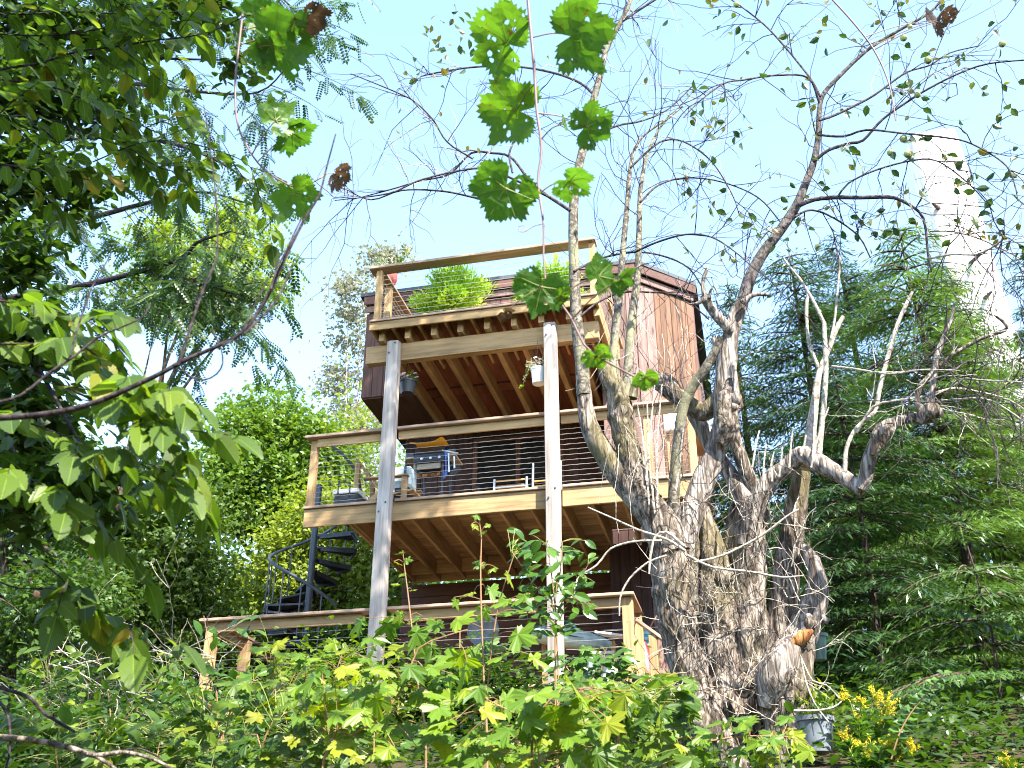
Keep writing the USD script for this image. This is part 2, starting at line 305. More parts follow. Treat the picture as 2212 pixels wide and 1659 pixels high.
def spline(pts, step):
    p = np.asarray(pts, float)
    if len(p) < 3:
        n = max(2, int(np.linalg.norm(p[-1] - p[0]) / step) + 1); t = np.linspace(0, 1, n)[:, None]
        return p[0] * (1 - t) + p[-1] * t
    e = np.vstack([2 * p[0] - p[1], p, 2 * p[-1] - p[-2]]); out = []
    for i in range(len(p) - 1):
        a, b, c, d = e[i:i + 4]
        n = max(1, int(np.ceil(np.linalg.norm((c - b)[:3]) / step))); t = np.arange(n)[:, None] / n
        out.append(0.5 * (2 * b + (c - a) * t + (2 * a - 5 * b + 4 * c - d) * t**2 + (3 * b - a - 3 * c + d) * t**3))
    out.append(p[-1:]); return np.vstack(out)
def tube(pts, rad, sides=8, step=None, bump=0.0, freq=9.0, seed=0, ridge=0.3):
    pts = np.asarray(pts, float); rad = np.broadcast_to(np.asarray(rad, float), (len(pts),))
    if step:
        q = spline(np.hstack([pts, rad[:, None]]), step); pts, rad = q[:, :3], np.maximum(q[:, 3], 0.0004)
    n = len(pts); T = np.gradient(pts, axis=0); T /= np.linalg.norm(T, axis=1)[:, None] + 1e-12
    N = np.cross(T[0], (0.3, 0.9, 0.31)); N /= np.linalg.norm(N); Ns = [N]
    for i in range(1, n):
        N = N - T[i] * (N @ T[i]); N /= np.linalg.norm(N); Ns.append(N)
    Ns = np.array(Ns); B = np.cross(T, Ns)
    th = np.arange(sides) / sides * 2 * np.pi
    ring = Ns[:, None] * np.cos(th)[None, :, None] + B[:, None] * np.sin(th)[None, :, None]
    R = np.repeat(rad[:, None], sides, 1)
    if bump:
        s = np.concatenate([[0], np.cumsum(np.linalg.norm(np.diff(pts, axis=0), axis=1))])
        rm = float(np.mean(rad))
        q = np.stack([np.cos(th)[None] * rm * freq + 0 * R, np.sin(th)[None] * rm * freq + 0 * R, s[:, None] * freq * ridge + 0 * R], -1) + seed * 7.31
        q2 = q * (2.2, 2.2, 1.4); fine = 1 - np.abs(2 * meshkit.fbm(q2, 3, seed + 5) - 1)
        R = R * (1 + bump * (1.3 * (meshkit.fbm(q * (0.45, 0.45, 1.2), 3, seed) - 0.5) + 0.75 * (fine - 0.72)))
    v = (pts[:, None] + ring * R[..., None]).reshape(-1, 3)
    i, j = np.meshgrid(np.arange(n - 1), np.arange(sides), indexing='ij'); k = (j + 1) % sides
    a, b, c, d = i * sides + j, i * sides + k, (i + 1) * sides + k, (i + 1) * sides + j
    f = np.vstack([np.stack([a, b, c], -1).reshape(-1, 3), np.stack([a, c, d], -1).reshape(-1, 3)])
    v = np.vstack([v, pts[0], pts[-1]]); j = np.arange(sides); k = (j + 1) % sides; e = (n - 1) * sides
    f = np.vstack([f, np.stack([k, j, np.full(sides, len(v) - 2)], -1), np.stack([e + j, e + k, np.full(sides, len(v) - 1)], -1)])
    return v, f
def lathe(c, prof, sides=20, axis=2):
    """prof: (radius, height) pairs turned about the vertical through c"""
    prof = np.array(prof, float); th = np.arange(sides) / sides * 2 * np.pi
    v = np.stack([prof[:, 0:1] * np.cos(th), prof[:, 0:1] * np.sin(th), np.repeat(prof[:, 1:2], sides, 1)], -1).reshape(-1, 3) + c
    n = len(prof); i, j = np.meshgrid(np.arange(n - 1), np.arange(sides), indexing='ij'); k = (j + 1) % sides
    a, b, cc, d = i * sides + j, i * sides + k, (i + 1) * sides + k, (i + 1) * sides + j
    return v, np.vstack([np.stack([a, b, cc], -1).reshape(-1, 3), np.stack([a, cc, d], -1).reshape(-1, 3)])
def prism(poly, z0, z1):
    """a convex outline in plan between two heights"""
    p = np.array(poly, float); n = len(p)
    v = np.vstack([np.c_[p, np.full(n, z0)], np.c_[p, np.full(n, z1)]]); j = np.arange(n); k = (j + 1) % n
    f = [np.stack([j, k, k + n], -1), np.stack([j, k + n, j + n], -1)]
    t = np.arange(1, n - 1); f += [np.stack([0 * t, t + 1, t], -1), np.stack([0 * t + n, t + n, t + 1 + n], -1)]
    return v, np.vstack(f)

# ---------------------------------------------------------------- leaves: (vertices, faces, uv), x across, y along, z out
def blade(shape, rows=5, fold=0.18, arch=0.18):
    t = np.linspace(0, 1, rows); w = np.array([shape(x) for x in t])
    v, uv = [], []
    for y, ww in zip(t, w):
        for s in (-1, 0, 1):
            v.append((s * ww, y, abs(s) * ww * fold - arch * y * y)); uv.append((0.5 + 0.5 * s * ww / max(w.max(), 1e-6) * 0.98, y))
    f = []
    for i in range(rows - 1):
        for c in (0, 1):
            a = i * 3 + c; f += [(a, a + 1, a + 4), (a, a + 4, a + 3)]
    return np.array(v), np.array(f), np.array(uv)
def serrated(n=9, width=0.28, fold=0.16, arch=0.2, peak=0.45):
    t = np.linspace(0, 1, n * 2 + 1); v, uv = [], []
    for i, y in enumerate(t):
        w = width * (np.sin(np.pi * y**(0.75 if peak < 0.5 else 1.0)) ** 0.8 if 0 < y < 1 else 0.0)
        tooth = 0.05 if i % 2 else -0.02
        for s in (-1, 0, 1):
            ww = max(0, w * (1 + (tooth * 2)))
            v.append((s * ww, y + (abs(s) * 0.04 if 0 < y < 1 else 0), abs(s) * ww * fold - arch * y * y)); uv.append((0.5 + 0.5 * s * ww / width * 0.9, y))
    f = []
    for i in range(len(t) - 1):
        for c in (0, 1):
            a = i * 3 + c; f += [(a, a + 1, a + 4), (a, a + 4, a + 3)]
    return np.array(v), np.array(f), np.array(uv)
def lobed(tips, notch, arch=0.25, jag=0.0, seed=0):
    """a palmate leaf: tips are (angle from the leaf's axis in degrees, length); shallow teeth in between"""
    rg = np.random.default_rng(seed); out = []
    for i, (a, l) in enumerate(tips):
        if i:
            a0, l0 = tips[i - 1]; out.append(((a + a0) / 2, notch * min(l, l0)))
        for da, s in ((-19, 0.66), (-15, 0.80), (-8, 0.78), (0, 1.0), (8, 0.78), (15, 0.80), (19, 0.66)):
            out.append((a + da, l * s * (1 + jag * rg.uniform(-1, 1))))
    c = np.array([0, 0.3]); v = [(c[0], c[1], 0.0)]
    for a, l in out:
        r = math.radians(a); x, y = l * math.sin(r), 0.3 + l * math.cos(r)
        v.append((x, y, -arch * (x * x + (y - 0.3) ** 2) + 0.05 * math.cos(5 * r)))
    v.append((0.0, 0.12, 0.0)); n = len(v) - 1; f = []
    for i in range(1, n): f.append((0, i + 1, i))
    f.append((0, 1, n))
    v = np.array(v); return v, np.array(f), v[:, :2] * 0.7 + 0.5
LEAF = {
    'elm': serrated(7), 'ellipse': blade(lambda t: 0.26 * math.sin(math.pi * min(1, t)) ** 0.75 if 0 < t < 1 else 0.0, 5),
    'apple': blade(lambda t: 0.30 * math.sin(math.pi * t) ** 0.6 if 0 < t < 1 else 0.0, 4, fold=0.3, arch=0.25),
    'maple': lobed([(-118, 0.33), (-62, 0.62), (0, 0.72), (62, 0.62), (118, 0.33)], 0.50, arch=0.35),
    'maple_b': lobed([(-112, 0.36), (-55, 0.66), (4, 0.70), (64, 0.58), (120, 0.30)], 0.55, arch=0.6, jag=0.15, seed=3),
    'maple_c': lobed([(-120, 0.30), (-66, 0.58), (-4, 0.74), (58, 0.66), (112, 0.36)], 0.47, arch=0.15, jag=0.12, seed=8),
    'kite': (np.array([(0, 0, 0), (-0.26, 0.45, 0.05), (0.26, 0.45, 0.05), (0, 1, -0.1)]), np.array([(0, 2, 1), (1, 2, 3)]), None),
    'needle': (np.array([(0, 0, 0), (-0.13, 0.5, 0.0), (0.13, 0.5, 0.0), (0, 1, 0)]), np.array([(0, 2, 1), (1, 2, 3)]), None),
}
def unit(a): return a / (np.linalg.norm(a, axis=-1, keepdims=True) + 1e-12)
def scatter(kind, pos, along, normal, size, width=None):
    """every leaf of a crowd in one go: (N, nv, 3) vertices and the faces and uv of one"""
    v, f, uv = LEAF[kind] if isinstance(kind, str) else kind
    y = unit(np.asarray(along, float)); x = unit(np.cross(y, np.asarray(normal, float))); z = np.cross(x, y)
    s = np.asarray(size, float)[:, None, None]; w = s if width is None else np.asarray(width, float)[:, None, None]
    out = np.asarray(pos)[:, None] + x[:, None] * v[None, :, 0:1] * w + y[:, None] * v[None, :, 1:2] * s + z[:, None] * v[None, :, 2:3] * s
    return out, f, uv
def crowd(kind, pos, along, normal, size, width=None):
    V, f, uv = scatter(kind, pos, along, normal, size, width); N, n = V.shape[:2]
    F = (f[None] + (np.arange(N) * n)[:, None, None]).reshape(-1, f.shape[1])
    return (V.reshape(-1, 3), F) if uv is None else (V.reshape(-1, 3), F, np.tile(uv, (N, 1)))
def each_leaf(t, name, kind, pos, along, normal, size, material, most=300, under=None):
    """leaves that can be picked apart: a Mesh each, past the limit one joined part"""
    size = np.asarray(size, float); order = np.argsort(-size / np.linalg.norm(pos, axis=1)); keep, rest = order[:most], order[most:]
    V, f, uv = scatter(kind, pos[keep], along[keep], normal[keep], size[keep])
    for q in V: t.part(name, (q, f) if uv is None else (q, f, uv), material, under=under)
    if len(rest): t.part('leaves', crowd(kind, pos[rest], along[rest], normal[rest], size[rest]), material, kind='stuff', under=under)
def rnd(seed): return np.random.default_rng(seed)
def randdir(g, n): return unit(g.normal(size=(n, 3)))

# ================================================================ the hillside
_ty = [-60, -6, 0, 4, 7, 10, 13, 16, 25, 45, 90, 400]; _tz = [-9, -2.6, -1.6, -0.15, 0.95, 1.7, 2.2, 2.7, 4.8, 10, 22, 40]
def ground_z(x, y):
    x, y = np.asarray(x, float), np.asarray(y, float)
    q = np.stack([x * 0.35, y * 0.35, 0 * x], -1)
    return np.interp(y, _ty, _tz) + 0.35 * (meshkit.fbm(q, 3, 5) - 0.5) * np.clip((y + 1) / 5, 0.1, 1)
gx = np.concatenate([-np.geomspace(25, 400, 10)[::-1], np.linspace(-24, 24, 70), np.geomspace(25, 400, 10)])
gy = np.concatenate([-np.geomspace(4, 60, 8)[::-1], np.linspace(-3.5, 30, 70), np.geomspace(31, 400, 12)])
X, Y = np.meshgrid(gx, gy); Zg = ground_z(X, Y); nx = len(gx)
i, j = np.meshgrid(np.arange(len(gy) - 1), np.arange(nx - 1), indexing='ij'); a = (i * nx + j).ravel()
p = put('/World/ground', (np.stack([X, Y, Zg], -1).reshape(-1, 3), np.vstack([np.stack([a, a + 1, a + nx + 1], -1), np.stack([a, a + nx + 1, a + nx], -1)])), 'soil', smooth=True)
tag(stage.GetPrimAtPath('/World/ground'), kind='structure')

# ================================================================ the house and its three timber decks
H = Thing('timber_house', 'brown timber house with three stacked cedar decks on two tall posts', 'house', loc=(-3.6, 13, 2.3))
XL, XR, YF = -6.14, -1.43, 15.0
ZS, ZR = 8.08, 10.0
LB = 1.25; c45 = LB * 0.7071
plan = [(XL, YF), (XR, YF), (XR + c45, YF + c45), (XR + c45, YF + 5.5), (XL, YF + 5.5)]
inn = lambda d: [(XL + d, YF + d), (XR - d * 0.4, YF + d), (XR + c45 - d, YF + c45 + d * 0.4), (XR + c45 - d, YF + 5.5 - d), (XL + d, YF + 5.5 - d)]
uw = H.part('upper_wall', prism(inn(0.03), ZS + 0.02, ZR), 'brown_z')
pl = np.array(plan)
out = [(XL - 0.1, YF - 0.13), (XR + 0.06, YF - 0.13), (XR + c45 + 0.12, YF + c45 - 0.05), (XR + c45 + 0.12, YF + 5.6), (XL - 0.1, YF + 5.6)]
rf = H.part('roof', prism(out, ZR + 0.002, ZR + 0.07), 'roofing')
def facet(a, b, z0, z1, n, name, material, under, off=0.028, thick=0.022, gap=0.008):
    a, b = np.array(a, float), np.array(b, float); d = b - a; L = np.linalg.norm(d); d /= L; o = np.array([d[1], -d[0]])
    for k in range(n):
        p0 = a + d * (L * k / n + gap / 2); p1 = a + d * (L * (k + 1) / n - gap / 2); mid = (p0 + p1) / 2 + o * (0.0 - 0.002 * (k % 3))
        s = np.array([np.linalg.norm(p1 - p0) / 2, thick / 2, (z1 - z0) / 2])
        v = _chv(*s, 0.004); ang = math.atan2(d[1], d[0]); c, sn = math.cos(ang), math.sin(ang)
        v = np.stack([v[:, 0] * c - v[:, 1] * sn + mid[0], v[:, 0] * sn + v[:, 1] * c + mid[1], v[:, 2] + (z0 + z1) / 2], -1)
        H.part(name, (v, _CF.copy()), material, under=under)
facet((XL, YF), (-2.04, YF), ZS - 0.03, ZR - 0.30, 22, 'board', 'brown_z', uw)
lw = H.part('side_wall', prism([(-2.0, YF + 0.03), (XR - 0.012, YF + 0.03), (XR + c45 - 0.03, YF + c45 + 0.012), (XR + c45 - 0.03, YF + 5.4), (-2.0, YF + 5.4)], 2.5, ZS), 'brown_z')
facet((-2.03, YF), (XR, YF), 5.36, ZR - 0.30, 4, 'board', 'siding', lw)
facet((-2.03, YF), (XR, YF), 2.4, 5.35, 4, 'board', 'porch', lw)  # brown boards, darkened in colour for the shade of the deck above
facet((XR + 0.004, YF + 0.004), (XR + c45 * 0.33, YF + c45 * 0.33), 2.4, ZR - 0.30, 2, 'board', 'siding', lw)
facet((XR + c45 * 0.33, YF + c45 * 0.33), (XR + c45, YF + c45), 2.4, ZR - 0.30, 7, 'board', 'siding_brown', lw)
H.part('corner_trim', prism([(XR + c45 - 0.05, YF + c45 - 0.045), (XR + c45 + 0.035, YF + c45 - 0.01), (XR + c45 + 0.035, YF + c45 + 0.09), (XR + c45 - 0.03, YF + c45 + 0.09)], 2.4, ZR - 0.3), 'brown_z', under=lw)
for z0, z1, d in ((ZR - 0.16, ZR, 0.10), (ZR - 0.29, ZR - 0.17, 0.04)):
    for a, b in ((plan[0], plan[1]), (plan[1], plan[2])):
        a, b = np.array(a), np.array(b); u = (b - a) / np.linalg.norm(b - a); o = np.array([u[1], -u[0]]) * d
        a3, b3 = np.array([*(a + o - u * 0.03), (z0 + z1) / 2]), np.array([*(b + o + u * d * 0.41), (z0 + z1) / 2])
        H.part('fascia_board', bar(a3, b3, 0.03, z1 - z0), 'brown_x' if d > 0.06 else 'siding', under=rf)
# ceiling of the porch: plywood panels, joists under it
sf = H.part('porch_ceiling', box((XL, YF + 0.03, ZS + 0.026), (-1.48, 16.6, ZS + 0.05)), 'ply')
H.part('deck_ceiling', box((-5.15, 12.84, ZS + 0.026), (-1.76, YF + 0.02, ZS + 0.05)), 'ply', under=sf)
for l in range(3):
    y0, y1 = 12.845 + 1.25 * l, 12.84 + 1.25 * (l + 1) - 0.006
    xs = [-5.14, -4.0, -2.86, -1.765] if l < 2 else [XL + 0.004, -4.97, -3.8, -2.63, -1.485]
    for k in range(len(xs) - 1):
        H.part('ceiling_panel', box((xs[k], y0 if l < 2 else 15.35, ZS + 0.002 * ((k + l) % 2)), (xs[k + 1] - 0.005, y1 if l < 2 else 16.58, ZS + 0.023), 0.003), 'ply', under=sf)
for k in range(-1, 8):
    x = -4.66 + 0.405 * k
    H.part('joist', box((x, 12.90, 7.852), (x + 0.085, 16.3, ZS - 0.004)), 'joist_y', under=sf)
H.part('soffit_board', box((XL + 0.01, 15.02, ZS - 0.05), (-5.18, 16.6, ZS - 0.004)), 'brown_y', under=sf)
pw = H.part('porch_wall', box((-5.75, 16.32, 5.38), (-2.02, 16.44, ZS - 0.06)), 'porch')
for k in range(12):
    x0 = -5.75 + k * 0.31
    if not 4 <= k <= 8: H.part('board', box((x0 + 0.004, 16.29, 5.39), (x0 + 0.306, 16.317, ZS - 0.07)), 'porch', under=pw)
H.part('door_frame', box((-4.50, 16.25, 5.4), (-4.42, 16.315, 7.6)), 'brown_z', under=pw); H.part('door_frame', box((-2.98, 16.25, 5.4), (-2.90, 16.315, 7.6)), 'brown_z', under=pw)
H.part('door_frame', box((-4.50, 16.25, 7.602), (-2.90, 16.315, 7.68)), 'brown_x', under=pw); H.part('door_frame', box((-3.74, 16.26, 5.4), (-3.66, 16.31, 7.598)), 'brown_z', under=pw)
H.part('door_glass', box((-4.415, 16.28, 5.45), (-3.745, 16.295, 7.595), 0.001), 'glass', under=pw); H.part('door_glass', box((-3.655, 16.28, 5.45), (-2.985, 16.295, 7.595), 0.001), 'glass', under=pw)
bw = H.part('lower_wall', box((-5.55, 15.98, 1.9), (-2.0, 16.2, 5.04)), 'brown_x')
for k in range(11):
    z0 = 2.75 + 0.208 * k
    H.part('board', box((-5.56, 15.945, z0), (-2.04, 15.976, z0 + 0.2)), 'brown_x', under=bw)

def post(x, y, z0, z1, r, seed, name='deck_post', taper=0.0, under=None, material='post'):
    """a hewn post: squared log with worn, uneven edges"""
    g = rnd(seed); zs = np.arange(z0, z1 + 1e-6, 0.16); n = 12; th = (np.arange(n) + 0.5) / n * 2 * np.pi; v = []
    sq = 1 / np.maximum(abs(np.cos(th)), abs(np.sin(th))); sq = np.minimum(sq, 1.2)
    for z in zs:
        q = np.stack([np.cos(th) * 1.3, np.sin(th) * 1.3, np.full(n, z * 1.1)], -1)
        rr = r * sq * (1 + 0.10 * (meshkit.fbm(q, 3, seed) - 0.5) + taper * (z1 - z) / (z1 - z0))
        v.append(np.stack([x + rr * np.cos(th), y + rr * np.sin(th), np.full(n, z)], -1))
    m = len(zs); v = np.vstack(v); i, j = np.meshgrid(np.arange(m - 1), np.arange(n), indexing='ij'); k = (j + 1) % n
    f = np.vstack([np.stack([i * n + j, i * n + k, (i + 1) * n + k], -1).reshape(-1, 3), np.stack([i * n + j, (i + 1) * n + k, (i + 1) * n + j], -1).reshape(-1, 3)])
    t = np.arange(1, n - 1); f = np.vstack([f, np.stack([0 * t + (m - 1) * n, (m - 1) * n + t, (m - 1) * n + t + 1], -1)])
    return H.part(name, (v, f), material, smooth=38, under=under)
post(-4.836, 12.97, 1.9, 7.845, 0.098, 3, taper=0.12)
post(-2.470, 12.97, 1.9, 7.845, 0.098, 9, taper=0.06)
for x in (-4.836, -2.470):
    for zb in (7.62, 7.78, 5.13, 5.26, 2.52, 2.65):
        H.part('bolt', tube([(x - 0.045 + 0.09 * (zb in (7.78, 5.26, 2.65)), 12.862, zb), (x - 0.045 + 0.09 * (zb in (7.78, 5.26, 2.65)), 12.90, zb)], 0.014, 6), 'grey_metal')
H.part('deck_beam', box((-5.30, 13.02, 7.56), (-1.78, 13.16, 7.848), 0.01), 'joist_x')

def cables(deck, xs, zs, y, r=0.0032):
    for z in zs:
        for a, b in zip(xs[:-1], xs[1:]):
            H.part('cable', tube([(a, y, z), ((a + b) / 2, y, z - 0.004), (b, y, z)], r, 6), 'cable', under=deck)
def cables_y(deck, x, ys, zs, r=0.0032):
    for z in zs:
        H.part('cable', tube([(x, ys[0], z), (x, ys[1], z)], r, 6), 'cable', under=deck)

# -- upper deck: shallow balcony on the ends of the joists
UY = 12.75
ud = H.part('upper_deck', box((-5.17, UY, 7.965), (-1.735, UY + 0.038, 8.095)), 'cedar_x')
H.part('nosing', box((-5.16, UY - 0.03, 8.098), (-1.74, UY + 0.10, 8.13)), 'cap_x', under=ud)
for k in range(-1, 8):
    x = -4.45 + 0.405 * k
    H.part('sleeper', box((x, UY + 0.04, 7.99), (x + 0.04, 14.2, ZS - 0.006)), 'cedar_y', under=ud)
for k in range(16):
    y0 = UY + 0.104 + k * 0.138
    H.part('deck_board', box((-5.15, y0, 8.134), (-1.745, y0 + 0.132, 8.160)), 'plank_x', under=ud)
H.part('side_joist', box((-5.168, UY + 0.04, 7.97), (-5.13, YF - 0.05, 8.13)), 'cedar_y', under=ud); H.part('side_joist', box((-1.775, UY + 0.04, 7.97), (-1.737, YF - 0.05, 8.13)), 'cedar_y', under=ud)
for x in (-5.085, -1.80):
    H.part('rail_post', box((x - 0.045, UY + 0.04, 8.132), (x + 0.045, UY + 0.13, 9.045)), 'cedar_z', under=ud)
H.part('rail_post', box((-1.792, YF - 0.25, 8.132), (-1.70, YF - 0.16, 9.045)), 'cedar_z', under=ud)
H.part('rail_cap', box((-5.24, UY - 0.03, 9.05), (-1.735, UY + 0.19, 9.088)), 'cap_x', under=ud)
H.part('rail_cap', box((-5.22, UY + 0.193, 9.048), (-5.02, YF - 0.12, 9.086)), 'cap_y', under=ud)
cables(ud, (-5.04, -1.845), np.arange(8.22, 9.0, 0.083), UY + 0.085)
cables_y(ud, -5.085, (UY + 0.13, YF - 0.03), np.arange(8.22, 9.0, 0.083)); cables_y(ud, -1.77, (UY + 0.13, YF - 0.25), np.arange(8.22, 9.0, 0.083))

# -- middle deck
MY = 13.06; ZM = 5.365
md = H.part('middle_deck', box((-6.07, MY, 5.06), (-4.94, MY + 0.04, 5.325)), 'cedar_x')
H.part('fascia_board', box((-4.935, MY + 0.001, 5.058), (-2.575, MY + 0.041, 5.325)), 'cedar_x', under=md)
XE = PY(1512, 1040, 13.1)[0]
H.part('fascia_board', box((-2.365, MY - 0.002, 5.062), (XE, MY + 0.038, 5.325)), 'cedar_x', under=md)
H.part('fascia_board', box((XE - 0.04, MY + 0.045, 5.062), (XE, 14.9, 5.325)), 'cedar_y', under=md)
for a, b in ((-6.08, -4.95), (-4.72, -2.585), (-2.355, XE + 0.01)):
    H.part('nosing', box((a, MY - 0.035, 5.328), (b, MY + 0.10, ZM)), 'cap_x', under=md)
for k in range(20):
    y0 = MY + 0.104 + k * 0.142
    x0 = -6.05 if y0 < 13.55 else -5.42
    H.part('deck_board', box((x0, y0, 5.33), (XE - 0.05 if y0 < 14.85 else -2.05, y0 + 0.136, ZM - 0.004)), 'plank_x', under=md)
for k in range(-1, 10):
    x = -4.93 + 0.42 * k
    if x < XE - 0.1: H.part('joist', box((x, MY + 0.045, 5.07), (x + 0.042, 15.9 if x < -2.1 else 14.9, 5.326)), 'joist_y', under=md)
for k in range(-1, 6):
    x = -4.93 + 0.42 * k
    H.part('blocking', box((x + 0.045, 15.60, 5.10), (x + 0.417, 15.64, 5.32)), 'joist_x', under=md)
H.part('ledger', box((-5.42, 15.90, 5.06), (-2.05, 15.944, 5.326)), 'joist_x', under=md)
H.part('ledger', box((-5.42, MY + 0.045, 5.075), (-5.38, 15.89, 5.326)), 'joist_y', under=md)
for x, w in ((-6.03, 0.05), (PY(1405, 1040, 13.12)[0], 0.05), (XE - 0.06, 0.05)):
    H.part('rail_post', box((x - w, MY + 0.042, 5.10), (x + w, MY + 0.14, 6.412)), 'cedar_z', under=md)
for a, b in ((-6.14, -4.945), (-4.73, -2.575), (-2.365, XE + 0.04)):
    H.part('rail_cap', box((a, 12.99, 6.418), (b, 13.19, 6.456)), 'cap_x', under=md)
    H.part('rail_board', box((max(a, -5.97), 13.07, 6.29), (b - 0.01, 13.108, 6.414)), 'joist_x', under=md)
H.part('rail_cap', box((XE - 0.14, 13.193, 6.417), (XE + 0.04, 14.95, 6.455)), 'cap_y', under=md)
xr = PY(1405, 1040, 13.12)[0]
cables(md, (-5.98, -4.93), np.arange(5.45, 6.27, 0.078), 13.13); cables(md, (-4.74, -2.57, xr - 0.05), np.arange(5.45, 6.27, 0.078), 13.13); cables(md, (xr + 0.05, XE - 0.1), np.arange(5.45, 6.27, 0.078), 13.13)

# -- lower deck
ZL = 2.75; LX0, LX1 = -7.36, -1.50
ld = H.part('lower_deck', box((LX0, 13.06, 2.45), (LX1, 13.10, 2.715)), 'cedar_x')
H.part('nosing', box((LX0 - 0.02, 13.02, 2.718), (-4.95, 13.16, ZL)), 'cap_x', under=ld); H.part('nosing', box((-4.72, 13.02, 2.718), (LX1 + 0.02, 13.16, ZL)), 'cap_x', under=ld)
for k in range(20):
    y0 = 13.164 + k * 0.142
    H.part('deck_board', box((LX0 + 0.01, y0, 2.72), (LX1, y0 + 0.136, ZL - 0.002)), 'plank_x', under=ld)
for x, y in ((LX0 + 0.08, 13.13), (LX1 - 0.07, 13.13), (LX1 - 0.05, 13.95), (LX0 + 0.1, 14.1)):
    H.part('rail_post', box((x - 0.068, y - 0.068, 2.42), (x + 0.068, y + 0.068, 3.788)), 'cedar_z', under=ld)
for a, b in ((LX0 - 0.07, -4.945), (-4.73, -2.575), (-2.365, LX1 + 0.03)):
    H.part('rail_cap', box((a, 12.985, 3.792), (b, 13.19, 3.832)), 'cap_x', under=ld)
    H.part('rail_board', box((a + 0.22, 13.065, 3.655), (b - 0.15, 13.105, 3.788)), 'joist_x', under=ld)
H.part('rail_cap', box((LX1 - 0.16, 13.193, 3.79), (LX1 + 0.03, 14.05, 3.83)), 'cap_y', under=ld)
H.part('rail_cap', box((LX0 - 0.06, 13.193, 3.79), (LX0 + 0.18, 15.6, 3.83)), 'cap_y', under=ld)
H.part('rail_board', box((LX0 + 0.06, 13.25, 3.655), (LX0 + 0.10, 15.5, 3.788)), 'joist_y', under=ld)
cables(ld, (LX0 + 0.15, -4.93), np.arange(2.86, 3.63, 0.105), 13.12); cables(ld, (-4.74, -2.57), np.arange(2.86, 3.63, 0.105), 13.12); cables(ld, (-2.37, LX1 - 0.14), np.arange(2.86, 3.63, 0.105), 13.12)
# steps that go down from its right end
st = H.part('steps', bar((LX1 + 0.05, 13.75, 2.62), (LX1 + 1.35, 13.75, 1.75), 0.05, 0.24), 'cedar_x')
for k in range(4):
    H.part('tread', box((LX1 + 0.10 + 0.29 * k, 13.0, 2.60 - 0.195 * k), (LX1 + 0.40 + 0.29 * k, 13.72, 2.64 - 0.195 * k)), 'plank_x', under=st)
H.part('stair_rail', bar((LX1 + 0.03, 13.15, 3.50), (LX1 + 0.62, 13.15, 3.02), 0.14, 0.038), 'cap_x', under=st)
for x, z1 in ((LX1 + 0.22, 3.30), (LX1 + 0.55, 3.04)):
    H.part('stair_post', box((x - 0.05, 13.10, 1.9), (x + 0.05, 13.20, z1)), 'cedar_z', under=st)

# ================================================================ the spiral stair beside the decks
sx, sy = PY(681, 1140, 14.6)[0], 14.6
S = Thing('spiral_staircase', 'dark steel spiral staircase with curved handrail climbing to the middle deck', 'staircase', loc=(sx, sy, 2.75))
S.part('pole', tube([(sx, sy, 2.7), (sx, sy, 6.35)], 0.052, 16), 'grey_metal', smooth=40)
ztop = PY(730, 1160, sy)[2]
for k in range(13):
    th = math.radians(8 + 27.5 * k); z = ztop + 0.02 - 0.178 * k
    if z < 2.85: break
    u, w = np.array([math.cos(th), math.sin(th)]), np.array([-math.sin(th), math.cos(th)])
    o2 = np.array([sx, sy])
    poly = [o2 + u * 0.06 - w * 0.05, o2 + u * 0.65 - w * 0.18, o2 + u * 0.65 + w * 0.18, o2 + u * 0.06 + w * 0.05]
    t = S.part('tread', prism(poly, z, z + 0.03), 'black_metal')
    S.part('lip', bar([*(o2 + u * 0.63 - w * 0.165), z - 0.03], [*(o2 + u * 0.63 + w * 0.165), z - 0.03], 0.025, 0.06), 'black_metal', under=t)
    S.part('lip', bar([*(o2 + u * 0.1 - w * 0.06), z - 0.02], [*(o2 + u * 0.63 - w * 0.17), z - 0.02], 0.02, 0.05), 'black_metal', under=t)
    e = o2 + u * 0.64
    S.part('baluster', tube([(*e, z), (*e, z + 0.90)], 0.011, 8), 'grey_metal', smooth=True)
hr = [(sx + 0.65 * math.cos(math.radians(a)), sy + 0.65 * math.sin(math.radians(a)), ztop + 0.92 - 0.178 * (a - 8) / 27.5) for a in np.arange(-60, 340, 8)]
S.part('handrail', tube(hr, 0.024, 10), 'grey_metal', smooth=True)

# ================================================================ things on the decks
def R2(x0, y0, x1, y1, Y):
    a, b = PY(x0, y0, Y), PY(x1, y1, Y); return min(a[0], b[0]), min(a[2], b[2]), max(a[0], b[0]), max(a[2], b[2])
# cooler
x0, z0, x1, z1 = R2(722, 1042, 772, 1086, 13.4); z0 = ZM
T = Thing('cooler', 'black plastic cooler with white lid by the corner of the middle deck', 'cooler', loc=(x0, 13.4, z0))
T.part('body', box((x0, 13.4, z0), (x1, 14.02, z0 + 0.30), 0.03), 'black_plastic'); T.part('lid', box((x0 - 0.012, 13.385, z0 + 0.303), (x1 + 0.012, 14.035, z0 + 0.37), 0.025), 'white_plastic')
for k in range(3): T.part('rib', box((x0 + 0.02, 13.392, z0 + 0.06 + 0.07 * k), (x1 - 0.02, 13.399, z0 + 0.085 + 0.07 * k), 0.003), 'black_plastic')
xc = (x0 + x1) / 2 - 0.02
tm = meshkit.text_mesh('co', 0.09, 0.003, bold=True); tv = np.array(tm.vertices); T.part('lettering', (np.stack([x1 + 0.001 + tv[:, 2], 13.47 + tv[:, 0], z0 + 0.09 + tv[:, 1]], -1), np.array(tm.faces)), 'white_plastic')
